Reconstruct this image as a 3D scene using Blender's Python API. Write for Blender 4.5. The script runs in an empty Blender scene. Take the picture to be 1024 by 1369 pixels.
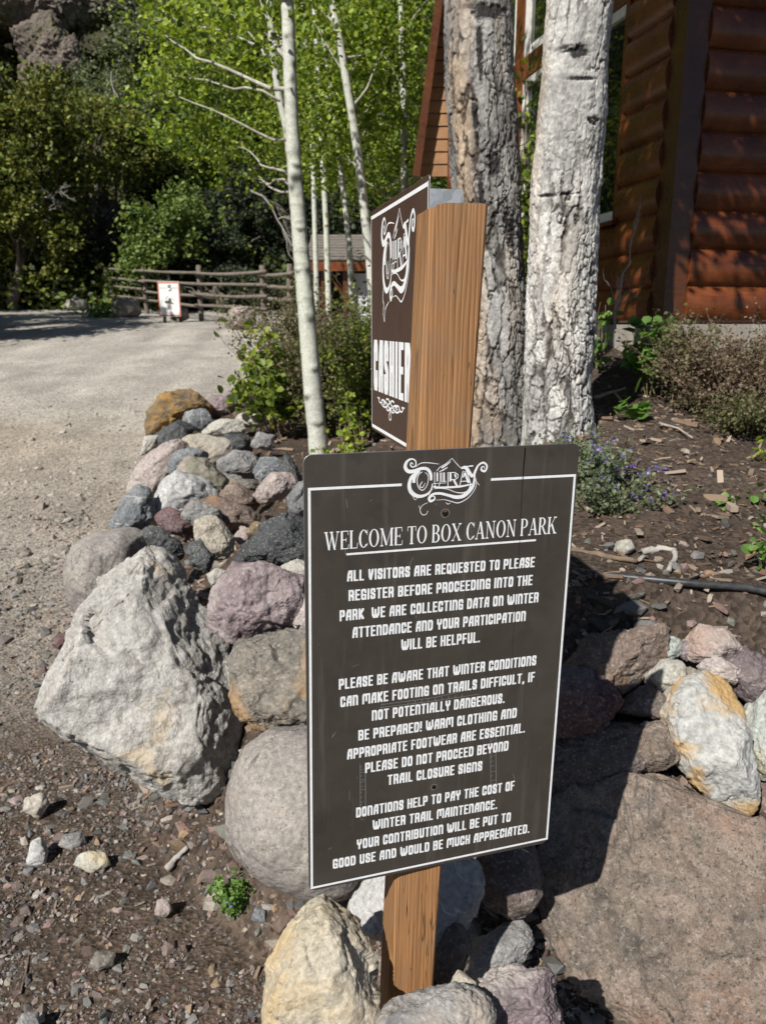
import bpy, bmesh, math, random
import numpy as np
from mathutils import Vector
random.seed(7)
RNG = np.random.default_rng(7)
D = bpy.data
SC = bpy.context.scene
COL = SC.collection

# ------------------------------------------------------------------ camera
F, CX, CY = 1027.0, 512.0, 684.5            # focal length and centre in photo pixels (1024 x 1369)
PITCH = math.radians(13.813)
CP, SP = math.cos(PITCH), math.sin(PITCH)
EYE = np.array([0.0, 0.0, 1.55])
cam = D.cameras.new('camera')
cam.sensor_fit = 'AUTO'; cam.sensor_width = 36.0; cam.lens = F / 1369.0 * 36.0
cam.clip_start = 0.02; cam.clip_end = 600
cam.dof.use_dof = True; cam.dof.focus_distance = 1.12; cam.dof.aperture_fstop = 10.0
camo = D.objects.new('camera', cam); COL.objects.link(camo)
camo.location = EYE; camo.rotation_euler = (math.pi / 2 - PITCH, 0, 0)
SC.camera = camo

# ------------------------------------------------------------------ light
SUN_TRAVEL = Vector((0.4115, 0.6126, -0.6748)).normalized()
EXPOSURE = 0.42
SUN_E, SKY_E = 5.0, 0.05
sun = D.lights.new('sun', 'SUN'); sun.energy = SUN_E; sun.angle = math.radians(0.5); sun.color = (1.0, 0.965, 0.90)
suno = D.objects.new('sun', sun); COL.objects.link(suno)
suno.rotation_euler = SUN_TRAVEL.to_track_quat('-Z', 'Y').to_euler()
suno.location = (-8, -12, 14)
W = D.worlds.new('World'); SC.world = W; W.use_nodes = True
wn = W.node_tree; bgn = wn.nodes['Background']
sky = wn.nodes.new('ShaderNodeTexSky'); sky.sky_type = 'NISHITA'; sky.sun_disc = False
sky.sun_elevation = math.asin(-SUN_TRAVEL.z)
sky.sun_rotation = math.atan2(-SUN_TRAVEL.x, -SUN_TRAVEL.y)
sky.altitude = 2300
wn.links.new(sky.outputs[0], bgn.inputs[0]); bgn.inputs[1].default_value = SKY_E
SC.view_settings.view_transform = 'Standard'; SC.view_settings.look = 'None'
SC.view_settings.exposure = EXPOSURE; SC.view_settings.gamma = 1.0
SC.render.engine = 'CYCLES'
SC.cycles.max_bounces = 6; SC.cycles.diffuse_bounces = 3; SC.cycles.transparent_max_bounces = 8

# ------------------------------------------------------------------ pixel <-> world
def ray(px, py):
    x, y = (px - CX) / F, (py - CY) / F
    return np.array([x, CP - y * SP, -SP - y * CP])
def at(px, py, Y):
    r = ray(px, py); return EYE + r * (Y / r[1])
def hit(px, py, p0, n):
    r = ray(px, py); return EYE + r * (((p0 - EYE) @ n) / (r @ n))

# ------------------------------------------------------------------ noise (numpy gradient noise)
def _h(ix, iy, iz, s):
    n = (ix * 374761393 + iy * 668265263 + iz * 1274126177 + s * 974634777) & 0xFFFFFFFF
    n = ((n ^ (n >> 13)) * 1103515245) & 0xFFFFFFFF
    n = ((n ^ (n >> 16)) * 2246822519) & 0xFFFFFFFF
    return ((n ^ (n >> 15)) & 0xFFFF) / 32767.5 - 1.0
def vnoise(P, seed=0):
    P = np.asarray(P, float); i = np.floor(P).astype(np.int64); f = P - i
    u = f * f * f * (f * (f * 6 - 15) + 10)
    x, y, z = i[:, 0], i[:, 1], i[:, 2]
    def c(a, b, d): return _h(x + a, y + b, z + d, seed)
    x00 = c(0,0,0) * (1-u[:,0]) + c(1,0,0) * u[:,0]; x10 = c(0,1,0) * (1-u[:,0]) + c(1,1,0) * u[:,0]
    x01 = c(0,0,1) * (1-u[:,0]) + c(1,0,1) * u[:,0]; x11 = c(0,1,1) * (1-u[:,0]) + c(1,1,1) * u[:,0]
    y0 = x00 * (1-u[:,1]) + x10 * u[:,1]; y1 = x01 * (1-u[:,1]) + x11 * u[:,1]
    return y0 * (1-u[:,2]) + y1 * u[:,2]
def fbm(P, oct=4, seed=0, gain=0.5):
    P = np.asarray(P, float); a = 1.0; s = np.zeros(len(P))
    for k in range(oct):
        s += a * vnoise(P * 2.03 ** k + 17.3 * k, seed + k); a *= gain
    return s

# ------------------------------------------------------------------ object helpers
def tag(o, label=None, cat=None, group=None, kind=None):
    if label: o['label'] = label
    if cat: o['category'] = cat
    if group: o['group'] = group
    if kind: o['kind'] = kind
    return o
def empty(name, loc, label=None, cat=None, group=None, rz=0.0):
    o = D.objects.new(name, None); COL.objects.link(o); o.location = [float(c) for c in loc]
    o.rotation_euler = (0, 0, rz); o.empty_display_size = 0.1
    return tag(o, label, cat, group)
def mesh_np(name, V, F_, mat, parent=None, colors=None, smooth=False, origin=None):
    """V (n,3); F_ list of (m,k) index arrays; colors per vertex (n,3)"""
    V = np.asarray(V, float)
    if isinstance(F_, np.ndarray): F_ = [F_]
    if origin is not None: V = V - np.asarray(origin, float)
    me = D.meshes.new(name)
    me.vertices.add(len(V)); me.vertices.foreach_set('co', V.astype(np.float32).ravel())
    li = np.concatenate([f.ravel() for f in F_]).astype(np.int32)
    tot = np.concatenate([np.full(len(f), f.shape[1], np.int32) for f in F_])
    st = np.concatenate([[0], np.cumsum(tot)[:-1]]).astype(np.int32)
    me.loops.add(len(li)); me.loops.foreach_set('vertex_index', li)
    me.polygons.add(len(tot)); me.polygons.foreach_set('loop_start', st); me.polygons.foreach_set('loop_total', tot)
    me.polygons.foreach_set('use_smooth', np.full(len(tot), bool(smooth)))
    me.update(calc_edges=True)
    if colors is not None:
        ca = me.color_attributes.new('Col', 'FLOAT_COLOR', 'POINT')
        c4 = np.ones((len(V), 4), np.float32); c4[:, :3] = colors
        ca.data.foreach_set('color', c4.ravel())
    me.validate(clean_customdata=False)
    if mat: me.materials.append(mat)
    o = D.objects.new(name, me); COL.objects.link(o)
    if origin is not None: o.location = [float(c) for c in origin]
    if parent is not None: o.parent = parent
    return o
class MB:
    """collects shapes into one mesh"""
    def __init__(s): s.V = []; s.Q = []; s.T = []; s.P = []; s.n = 0; s.C = []
    def add(s, V, Q=None, T=None, P=None, c=None):
        V = np.asarray(V, float).reshape(-1, 3)
        if Q is not None and len(Q): s.Q.append(np.asarray(Q) + s.n)
        if T is not None and len(T): s.T.append(np.asarray(T) + s.n)
        if P is not None: s.P.append((np.asarray(P) + s.n).reshape(1, -1))
        if c is not None: s.C.append(np.broadcast_to(np.asarray(c, float), (len(V), 3)))
        s.V.append(V); s.n += len(V); return s
    def box(s, c, ax, h):
        """centre, 3 axes (rows), half sizes"""
        c = np.asarray(c, float); ax = np.asarray(ax, float)
        k = np.array([[x, y, z] for x in (-1, 1) for y in (-1, 1) for z in (-1, 1)], float) * np.asarray(h)
        V = c + k @ ax
        Q = [[0,1,3,2],[4,6,7,5],[0,4,5,1],[2,3,7,6],[0,2,6,4],[1,5,7,3]]
        if np.linalg.det(ax) < 0: Q = [q[::-1] for q in Q]
        return s.add(V, Q)
    def tube(s, pts, rad, sides=8, cap=True, c=None):
        pts = np.asarray(pts, float); n = len(pts); rad = np.broadcast_to(np.asarray(rad, float), (n,))
        T = np.gradient(pts, axis=0); T /= np.linalg.norm(T, axis=1)[:, None] + 1e-12
        up = np.array([0, 0, 1.0]) if abs(T[0][2]) < 0.9 else np.array([1.0, 0, 0])
        V = []
        x = np.cross(up, T[0]); x /= np.linalg.norm(x)
        a = np.linspace(0, 2 * math.pi, sides, endpoint=False)
        for i in range(n):
            x = x - T[i] * (x @ T[i]); x /= np.linalg.norm(x) + 1e-12
            y = np.cross(T[i], x)
            V.append(pts[i] + rad[i] * (np.outer(np.cos(a), x) + np.outer(np.sin(a), y)))
        V = np.concatenate(V)
        i, j = np.meshgrid(np.arange(n - 1), np.arange(sides), indexing='ij')
        j2 = (j + 1) % sides
        Q = np.stack([i*sides+j, i*sides+j2, (i+1)*sides+j2, (i+1)*sides+j], -1).reshape(-1, 4)
        T_ = None
        if cap:
            V = np.concatenate([V, pts[[0, -1]]]); m = n * sides
            jj = np.arange(sides); jk = (jj + 1) % sides
            T_ = np.concatenate([np.stack([np.full(sides, m), jk, jj], -1),
                                 np.stack([np.full(sides, m + 1), (n-1)*sides+jj, (n-1)*sides+jk], -1)])
        return s.add(V, Q, T_, c=c)
    def build(s, name, mat, parent=None, smooth=False, origin=None):
        V = np.concatenate(s.V); Fs = []
        if s.Q: Fs.append(np.concatenate(s.Q))
        if s.T: Fs.append(np.concatenate(s.T))
        Fs += s.P
        col = np.concatenate(s.C) if s.C and sum(len(c) for c in s.C) == len(V) else None
        return mesh_np(name, V, Fs, mat, parent, col, smooth, origin)

# ------------------------------------------------------------------ material helpers
class NT:
    def __init__(s, name):
        s.m = D.materials.new(name); s.m.use_nodes = True; s.t = s.m.node_tree
        s.b = s.t.nodes['Principled BSDF']; s.out = s.t.nodes['Material Output']
    def n(s, typ, **kw):
        nd = s.t.nodes.new('ShaderNode' + typ)
        for k, v in kw.items():
            if k.startswith('i_'):
                key = k[2:]; nd.inputs[int(key) if key.isdigit() else key.replace('_', ' ')].default_value = v
            else: setattr(nd, k, v)
        return nd
    def l(s, a, b): s.t.links.new(a, b)
    def coords(s, scale=(1,1,1), kind='Object', rnd=True):
        tc = s.n('TexCoord'); mp = s.n('Mapping'); mp.inputs['Scale'].default_value = scale
        s.l(tc.outputs[kind], mp.inputs['Vector'])
        if rnd:
            oi = s.n('ObjectInfo'); mu = s.n('Math', operation='MULTIPLY', i_1=57.0); s.l(oi.outputs['Random'], mu.inputs[0])
            cb = s.n('CombineXYZ'); s.l(mu.outputs[0], cb.inputs[0]); s.l(mu.outputs[0], cb.inputs[1]); s.l(cb.outputs[0], mp.inputs['Location'])
        return mp.outputs[0]
    def noise(s, vec, scale, detail=4, rough=0.55, dist=0.0):
        nd = s.n('TexNoise'); nd.inputs['Scale'].default_value = scale; nd.inputs['Detail'].default_value = detail
        nd.inputs['Roughness'].default_value = rough; nd.inputs['Distortion'].default_value = dist
        s.l(vec, nd.inputs['Vector']); return nd.outputs['Fac']
    def voro(s, vec, scale, feat='F1', out='Distance', rnd=1.0):
        nd = s.n('TexVoronoi', feature=feat); nd.inputs['Scale'].default_value = scale; nd.inputs['Randomness'].default_value = rnd
        s.l(vec, nd.inputs['Vector']); return nd.outputs[out]
    def ramp(s, fac, stops, interp='LINEAR'):
        nd = s.n('ValToRGB'); cr = nd.color_ramp; cr.interpolation = interp
        while len(cr.elements) < len(stops): cr.elements.new(0.5)
        for e, (p, c) in zip(cr.elements, stops):
            e.position = p; e.color = (c[0], c[1], c[2], 1) if hasattr(c, '__len__') else (c, c, c, 1)
        s.l(fac, nd.inputs[0]); return nd.outputs[0]
    def mix(s, fac, a, b, mode='MIX'):
        nd = s.n('Mix', data_type='RGBA', blend_type=mode)
        for sock, v in ((nd.inputs[0], fac), (nd.inputs[6], a), (nd.inputs[7], b)):
            if hasattr(v, 'node'): s.l(v, sock)
            elif hasattr(v, '__len__'): sock.default_value = (v[0], v[1], v[2], 1)
            else: sock.default_value = v
        return nd.outputs[2]
    def math(s, op, a, b=0.0):
        nd = s.n('Math', operation=op)
        for sock, v in ((nd.inputs[0], a), (nd.inputs[1], b)):
            if hasattr(v, 'node'): s.l(v, sock)
            else: sock.default_value = v
        return nd.outputs[0]
    def bump(s, h, strength=0.5, dist=0.01, prev=None):
        nd = s.n('Bump'); nd.inputs['Strength'].default_value = strength; nd.inputs['Distance'].default_value = dist
        s.l(h, nd.inputs['Height'])
        if prev is not None: s.l(prev, nd.inputs['Normal'])
        return nd.outputs[0]
    def done(s, color=None, rough=0.8, normal=None, spec=0.5, metal=0.0):
        def put(key, v):
            if v is None: return
            if hasattr(v, 'node'): s.l(v, s.b.inputs[key])
            elif hasattr(v, '__len__'): s.b.inputs[key].default_value = (v[0], v[1], v[2], 1)
            else: s.b.inputs[key].default_value = v
        put('Base Color', color); put('Roughness', rough); put('Normal', normal); put('Metallic', metal)
        put('Specular IOR Level', spec); return s.m

def srgb(r, g, b):
    return tuple((c / 255 / 12.92) if c / 255 <= 0.04045 else ((c / 255 + 0.055) / 1.055) ** 2.4 for c in (r, g, b))

def rock_mat(name, cols, stain=None, stain_amt=0.5, grain=60.0, vein=None, rough=0.85, speck=None, scale=4.0, stain_scale=3.0, bump=1.0):
    t = NT(name); v = t.coords()
    n1 = t.noise(v, scale, 6, 0.62, 0.6)
    k = len(cols); cols = [tuple(q * .84 for q in cc) for cc in cols]
    c = t.ramp(n1, [(0.30 + 0.40 * i / max(1, k - 1), cols[i]) for i in range(k)])
    n2 = t.noise(v, grain, 3, 0.6)
    c = t.mix(t.ramp(n2, [(0.35, 0.0), (0.7, 0.75)]), c, t.mix(1.0, c, (0.45, 0.44, 0.43), 'MULTIPLY'))
    n3 = t.noise(v, grain * 2.4, 2, 0.5)
    c = t.mix(t.ramp(n3, [(0.55, 0.0), (0.75, 0.5)]), c, t.mix(0.5, c, (0.75, 0.73, 0.7)))
    if speck: c = t.mix(t.ramp(t.voro(v, grain * 0.7), [(0.10, 1.0), (0.2, 0.0)]), c, speck)
    if stain:
        s1 = t.noise(v, stain_scale, 5, 0.6, 0.4)
        c = t.mix(t.ramp(s1, [(0.60 - 0.25 * stain_amt, 0.0), (0.68 - 0.20 * stain_amt, 0.85)]), c, stain)
    if vein:
        w = t.math('ABSOLUTE', t.math('SUBTRACT', t.noise(v, scale * 0.8, 3, 0.5, 1.2), 0.5))
        c = t.mix(t.ramp(w, [(0.0, 0.8), (0.012, 0.0)]), c, vein)
    h1 = t.noise(v, 14.0, 9, 0.72); h2 = t.noise(v, grain * 0.8, 4, 0.65)
    ck = t.math('ABSOLUTE', t.math('SUBTRACT', t.noise(v, 3.4, 5, .6, .7), .49)); crk = t.math('MULTIPLY', t.ramp(ck, [(0.0, 1.0), (0.007, 0.0)]), t.ramp(t.noise(v, 5.5, 2), [(.48, 0.), (.56, 1.)]))
    c = t.mix(t.math('MULTIPLY', crk, .7), c, t.mix(1., c, (.22, .2, .19), 'MULTIPLY'))
    pits = t.ramp(t.noise(v, grain * 1.6, 4, .8), [(.30, 1.), (.40, 0.)]); c = t.mix(t.math('MULTIPLY', pits, .55), c, t.mix(1., c, (.4, .38, .36), 'MULTIPLY'))
    b = t.bump(crk, -.7 * bump, .006)
    b = t.bump(h1, 0.7 * bump, 0.012, b); b = t.bump(h2, 0.75 * bump, 0.005, b)
    return t.done(c, rough, b, 0.3)

def leaf_mat(name, trans=0.45, rough=0.5):
    t = NT(name)
    at_ = t.n('Attribute', attribute_name='Col')
    t.l(at_.outputs['Color'], t.b.inputs['Base Color']); t.b.inputs['Roughness'].default_value = rough
    t.b.inputs['Specular IOR Level'].default_value = 0.35
    tr = t.n('BsdfTranslucent'); mx = t.n('MixShader'); mx.inputs[0].default_value = trans
    hs = t.n('HueSaturation'); hs.inputs['Saturation'].default_value = 1.1; hs.inputs['Value'].default_value = 1.25
    t.l(at_.outputs['Color'], hs.inputs['Color']); t.l(hs.outputs[0], tr.inputs[0])
    t.l(t.b.outputs[0], mx.inputs[1]); t.l(tr.outputs[0], mx.inputs[2]); t.l(mx.outputs[0], t.out.inputs[0])
    return t.m
def col_mat(name, rough=0.85, grain=None, bump=None, spec=0.3):
    t = NT(name); a = t.n('Attribute', attribute_name='Col').outputs['Color']
    nrm = None
    if grain:
        v = t.coords(rnd=False)
        g = t.noise(v, grain, 4, 0.65)
        a = t.mix(t.ramp(g, [(0.3, 0.0), (0.75, 0.9)]), a, t.mix(1.0, a, (0.5, 0.49, 0.48), 'MULTIPLY'))
        if bump: nrm = t.bump(g, 0.6, bump)
    return t.done(a, rough, nrm, spec)

# ------------------------------------------------------------------ terrain
_ys = np.array([-90, 0, 1.5, 2.5, 4, 7, 10, 15.5, 17.5, 20, 25, 32, 120.])
_zs = np.array([0, 0, 0, .02, .13, .43, .80, 1.46, 1.57, 1.74, 2.12, 2.8, 12.])
_yy = np.linspace(-90, 120, 2101); _zz = np.interp(_yy, _ys, _zs)
_zz = np.convolve(np.pad(_zz, 10, 'edge'), np.ones(21) / 21, 'valid')
def road_z(y): return np.interp(y, _yy, _zz)
BASE = np.array([(6, 1.0), (1.6, 1.08), (.6, 1.12), (.2, 1.12), (-.22, 1.5), (-.72, 2.02), (-1.0, 2.8), (-1.42, 3.9), (-1.85, 5.6), (-2.2, 7.4), (-2.15, 8.6), (-1.7, 10.5), (-1.2, 14), (-1.0, 30)])
TOP = np.array([(6, 1.6), (1.6, 1.75), (.9, 1.86), (.45, 1.9), (.1, 2.0), (-.12, 2.3), (-.3, 2.9), (-.55, 3.9), (-.95, 5.4), (-1.35, 7.2), (-1.45, 8.8), (-1.2, 10.5), (-.6, 14), (-.4, 30)])
def seg_dist(P, L):
    d = np.full(len(P), 1e9)
    for a, b in zip(L[:-1], L[1:]):
        ab = b - a; t = np.clip(((P - a) @ ab) / (ab @ ab), 0, 1)
        d = np.minimum(d, np.linalg.norm(P - (a + t[:, None] * ab), axis=1))
    return d
def inside(P, L):
    poly = np.vstack([L, [(60, 30), (60, L[0][1])]]); r = np.zeros(len(P), bool)
    for (x1, y1), (x2, y2) in zip(poly, np.roll(poly, -1, axis=0)):
        c = ((y1 > P[:, 1]) != (y2 > P[:, 1])) & (P[:, 0] < (x2 - x1) * (P[:, 1] - y1) / (y2 - y1 + 1e-12) + x1)
        r ^= c
    return r
def bed_z(x, y):
    right = 0.55 + 0.182 * y - 0.008 * np.clip(y - 4, 0, 30) ** 2
    left = 0.74 + 0.01 * y
    t = np.clip((x + 0.15) / 1.05, 0, 1); t = t * t * (3 - 2 * t)
    z = left * (1 - t) + right * t
    return np.maximum(z, road_z(y) + 0.18)
def smooth_z(x, y):
    x = np.atleast_1d(np.asarray(x, float)); y = np.atleast_1d(np.asarray(y, float))
    P = np.stack([x, y], 1); db, dt = seg_dist(P, BASE), seg_dist(P, TOP)
    s = db / (db + dt + 1e-9); s[inside(P, TOP)] = 1; s[~inside(P, BASE)] = 0
    zr = road_z(y); z = zr + (bed_z(x, y) - zr) * s
    # hillside behind the fence and to the far left
    e = y - (23.0 + 0.35 * np.maximum(0, -x - 6) * 0 - 0.2 * x * 0)
    hill = np.clip(e, 0, 80); hill = 0.95 * hill * hill / (hill + 3.0)
    left = np.clip(-x - 13 - 0.0 * y, 0, 60) * np.clip((y - 6) / 8, 0, 1); hill = hill + 0.95 * left * left / (left + 3)
    return z + hill, s, hill
def ground_z(x, y): return float(smooth_z(x, y)[0][0])
def cast(px, py, lift=0.0):
    """where a pixel's ray meets the ground"""
    r = ray(px, py); Y = np.geomspace(0.5, 90, 900); X = EYE + np.outer(Y / r[1], r)
    z = smooth_z(X[:, 0], X[:, 1])[0] + lift
    k = np.argmax(X[:, 2] < z)
    if X[k, 2] >= z[k]: return X[-1]
    lo, hi = Y[max(k - 1, 0)], Y[k]
    for _ in range(16):
        m = (lo + hi) / 2; p = EYE + r * m / r[1]
        if p[2] < ground_z(p[0], p[1]) + lift: hi = m
        else: lo = m
    return EYE + r * hi / r[1]

def axis(lo, a, b, hi, step, grow):
    c = list(np.arange(a, b, step)); s = step
    x = b
    while x < hi: c.append(x); s = min(s * grow, 2.2); x += s
    c.append(hi); s = step; x = a - step; L = []
    while x > lo: L.append(x); s = min(s * grow, 2.2); x -= s
    L.append(lo)
    return np.array(L[::-1] + c)
gx = axis(-90, -2.6, 2.2, 90, .026, 1.045); gy = axis(-30, .35, 5.2, 110, .026, 1.04)
GX, GY = np.meshgrid(gx, gy); px_, py_ = GX.ravel(), GY.ravel()
gz, gs, gh = smooth_z(px_, py_)
PP = np.stack([px_, py_, np.zeros_like(px_)], 1)
near = np.clip(1 - (py_ - 3) / 6, 0.15, 1)
gz = gz + 0.012 * fbm(PP * 2.2, 3, 3) + near * (0.006 * fbm(PP * [7.3, 7.3, 1] + .3 * fbm(PP * 5, 2, 77)[:, None], 5, 9, .6) * (0.6 + gs)) + 0.03 * gs * fbm(PP * 1.6, 2, 21)
gz = gz + np.clip(gh / 3, 0, 1) * (0.9 * fbm(PP * 0.28, 4, 31))
# intrinsic ground colours: pale gravel road, dark damp soil, brown bed soil, hillside earth
road_c = np.array([.43, .405, .37]); tan_c = np.array([.37, .31, .245]); damp_c = np.array([.085, .062, .047]); bed_c = np.array([.080, .060, .048]); hill_c = np.array([.06, .055, .035])
n1 = fbm(PP * 1.3, 4, 41); n2 = fbm(PP * 0.45, 3, 51)
w_d = np.clip((3.3 + 0.5 * n1 - py_ - 0.10 * np.abs(px_ + 0.4) * 0) / 1.5, 0, 1); w_d = w_d * w_d * (3 - 2 * w_d)
mid = np.array([.24, .21, .18]); w_m = np.clip((7.0 + 0.8 * n1 - py_) / 4.5, 0, 1)
c = road_c + (tan_c - road_c) * np.clip(np.exp(-((py_ - 6.6 + .5 * (px_ + 3)) / 1.5) ** 2) * (0.75 + 0.6 * n2), 0, 1)[:, None]
c = c + (mid - c) * w_m[:, None]
c = c + (damp_c - c) * (w_d * 0.97)[:, None]
c = c + (bed_c - c) * (np.clip(gs * 3, 0, 1) * np.clip((10.5 - py_ + n1) / 3, .25, 1))[:, None]
c = c + (hill_c - c) * np.clip(gh / 0.8, 0, 1)[:, None]
trk = fbm(np.stack([px_ * 3.0 + .25 * py_, py_ * .22, 0 * py_], 1), 3, 63); c = c * (1 + .13 * trk * np.clip((py_ - 4) / 3, 0, 1) * (gs < .01))[:, None]
c = c * (1 + 0.16 * fbm(PP * 3.1, 3, 61))[:, None]
ny, nx = GX.shape
i, j = np.meshgrid(np.arange(ny - 1), np.arange(nx - 1), indexing='ij')
quads = np.stack([i*nx+j, i*nx+j+1, (i+1)*nx+j+1, (i+1)*nx+j], -1).reshape(-1, 4)
t = NT('ground_gravel_soil'); v = t.coords(kind='Object', rnd=False)
a = t.n('Attribute', attribute_name='Col').outputs['Color']
g1 = t.noise(v, 42, 6, 0.7); g2 = t.voro(v, 75); g3 = t.noise(v, 7, 5, 0.6)
gc = t.voro(v, 75, out='Color')
bw = t.n('RGBToBW'); t.l(gc, bw.inputs[0])
cc = t.mix(1.0, a, t.ramp(bw.outputs[0], [(0.15, (.50, .48, .46)), (0.5, (1, 1, 1)), (0.85, (1.35, 1.32, 1.28))]), 'MULTIPLY')
cc = t.mix(t.ramp(g1, [(0.3, 0.0), (0.75, 0.9)]), cc, t.mix(1.0, cc, (.5, .49, .47), 'MULTIPLY'))
cc = t.mix(t.ramp(g3, [(0.35, 0.0), (0.7, 0.55)]), cc, t.mix(1.0, cc, (1.3, 1.27, 1.22), 'MULTIPLY'))
b = t.bump(g2, 0.8, 0.008); b = t.bump(g1, 0.7, 0.012, b)
M_GROUND = t.done(cc, 0.93, b, 0.2)
ground = mesh_np('ground', np.stack([px_, py_, gz], 1), quads, M_GROUND, None, c, True)
tag(ground, kind='structure')

# gravel: loose pebbles far too many to count
def icosa(sub=0):
    bm = bmesh.new(); bmesh.ops.create_icosphere(bm, subdivisions=sub + 1, radius=1.0)
    bm.verts.ensure_lookup_table(); V = np.array([v.co[:] for v in bm.verts]); T = np.array([[v.index for v in f.verts] for f in bm.faces]); bm.free(); return V, T
ICO, ICT = icosa(0)
IC2, IC2T = icosa(1)
PAL = np.array([(.30,.285,.27),(.24,.22,.21),(.36,.32,.27),(.20,.15,.13),(.27,.20,.17),(.16,.16,.165),(.40,.37,.33),(.24,.165,.155),(.20,.21,.19),(.34,.25,.17),(.12,.11,.105),(.30,.24,.225)])
def pebbles(name, P, size, base, tri, jit=0.42, flat=0.6, pal=PAL, tint=None):
    n, m = len(P), len(base)
    sc = size[:, None] * RNG.uniform(.45, 1.4, (n, 3)); sc[:, 2] *= flat
    R = RNG.normal(size=(n, 4)); R[:, :2] *= 0.25; R /= np.linalg.norm(R, axis=1)[:, None]
    x, y, z, w = R.T
    M = np.stack([1-2*(y*y+z*z), 2*(x*y-z*w), 2*(x*z+y*w), 2*(x*y+z*w), 1-2*(x*x+z*z), 2*(y*z-x*w), 2*(x*z-y*w), 2*(y*z+x*w), 1-2*(x*x+y*y)], 1).reshape(n, 3, 3)
    B = base[None] * (1 + RNG.uniform(-jit, jit, (n, m, 1)))
    V = np.einsum('nij,nmj->nmi', M, B * sc[:, None, :]) + P[:, None, :]
    T = (tri[None] + (np.arange(n) * m)[:, None, None]).reshape(-1, 3)
    cc = pal[RNG.integers(0, len(pal), n)] * RNG.uniform(.45, 1.15, (n, 1))
    if tint is not None: cc = cc * tint
    return V.reshape(-1, 3), T, np.repeat(cc, m, 0)
M_PEB = col_mat('pebble_stone', 0.8, 180, 0.002)
N = 150000
yy = np.exp(RNG.uniform(np.log(.85), np.log(10.5), N)); xx = RNG.uniform(-.62, .62, N) * yy
Q2 = np.stack([xx, yy], 1); ins = inside(Q2, BASE); s_ = smooth_z(xx, yy)[1]
keep = ((~ins) | (s_ < .35)) & (xx < .6) & (xx > -.58 * yy - .1) & (RNG.random(N) < np.clip((10.5 - yy) / 6, 0, 1) ** 1.2)
keep &= vnoise(np.stack([xx * 2.2, yy * 2.2, xx * 0], 1), 5) + RNG.uniform(-.9, .9, N) > -.25
xx, yy = xx[keep], yy[keep]
size = np.clip(RNG.lognormal(math.log(.0034), .65, len(xx)), .0022, .022) * np.clip(yy / 2.0, .8, 1.9)
zz = smooth_z(xx, yy)[0] + 0.012 * fbm(np.stack([xx, yy, xx * 0], 1) * 2.2, 3, 3)
V1, T1, C1 = pebbles('g', np.stack([xx, yy, zz + size * .02], 1), size, ICO, ICT)
mx_ = np.clip((V1[:, 1] - 3.2) / 4, 0, .8)[:, None]; C1 = C1 * (1 - mx_) + np.array([.40, .36, .31]) * mx_ * (.75 + .5 * (C1.mean(1) / .2).clip(0, 1))[:, None]
# rubble between the wall rocks and on the bed
N = 9000
yy = np.exp(RNG.uniform(np.log(.9), np.log(7.5), N)); xx = RNG.uniform(-.4, .55, N) * yy
s_ = smooth_z(xx, yy)[1]
keep = ((s_ > 0.02) & (s_ < .98)) | ((s_ >= .98) & (RNG.random(N) < np.where(yy < 2.1, .6, .22)))
xx, yy, s_ = xx[keep], yy[keep], s_[keep]
size = np.clip(RNG.lognormal(math.log(.0085), .55, len(xx)), .003, .026) * np.where(s_ < .98, 1.35, 1.0)
zz = smooth_z(xx, yy)[0] + 0.012 * fbm(np.stack([xx, yy, xx * 0], 1) * 2.2, 3, 3) + .03 * s_ * fbm(np.stack([xx, yy, xx * 0], 1) * 1.6, 2, 21)
V2, T2, C2 = pebbles('g2', np.stack([xx, yy, zz + size * .1], 1), size, ICO, ICT, tint=np.array([1, .95, .9]))
g_all = mesh_np('gravel', np.concatenate([V1, V2]), np.concatenate([T1, T2 + len(V1)]), M_PEB, None, np.concatenate([C1, C2]), False)
tag(g_all, 'loose grey and brown pebbles strewn over the dark soil and road edge', 'gravel', kind='stuff')

# wood chips, twigs and dry leaves lying on the soil
mb = MB()
M_CHIP = col_mat('dry_wood_chips', 0.9)
N = 9000
yy = np.exp(RNG.uniform(np.log(.95), np.log(6.0), N)); xx = RNG.uniform(-.52, .58, N) * yy
s_ = smooth_z(xx, yy)[1]
keep = (s_ > .02) | (RNG.random(N) < .13); xx, yy, s_ = xx[keep], yy[keep], s_[keep]
zz = smooth_z(xx, yy)[0] + 0.012 * fbm(np.stack([xx, yy, xx * 0], 1) * 2.2, 3, 3) + .03 * s_ * fbm(np.stack([xx, yy, xx * 0], 1) * 1.6, 2, 21)
Vs, Qs, Cs = [], [], []
n = len(xx)
L = RNG.lognormal(math.log(.0085), .6, n) * np.clip(yy / 2.2, .6, 1.5); wd = np.clip(L * RNG.uniform(.08, .35, n), .0015, .012); th = wd * RNG.uniform(.25, .8, n)
ang = RNG.uniform(0, math.pi, n); tilt = RNG.normal(0, .22, n)
ax = np.stack([np.cos(ang) * np.cos(tilt), np.sin(ang) * np.cos(tilt), np.sin(tilt)], 1); ay = np.stack([-np.sin(ang), np.cos(ang), 0 * ang], 1); az = np.cross(ax, ay)
k8 = np.array([[x, y, z] for x in (-1, 1) for y in (-1, 1) for z in (-1, 1)], float)
kk = k8[None] * np.stack([L, wd, th], 1)[:, None, :]; kk[:, :, 1] *= np.where(k8[None, :, 0] > 0, RNG.uniform(.3, 1, (n, 1)), 1)
V = kk[:, :, 0:1] * ax[:, None] + kk[:, :, 1:2] * ay[:, None] + kk[:, :, 2:3] * az[:, None] + np.stack([xx, yy, zz + th + np.abs(np.sin(tilt)) * L * .6], 1)[:, None]
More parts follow.
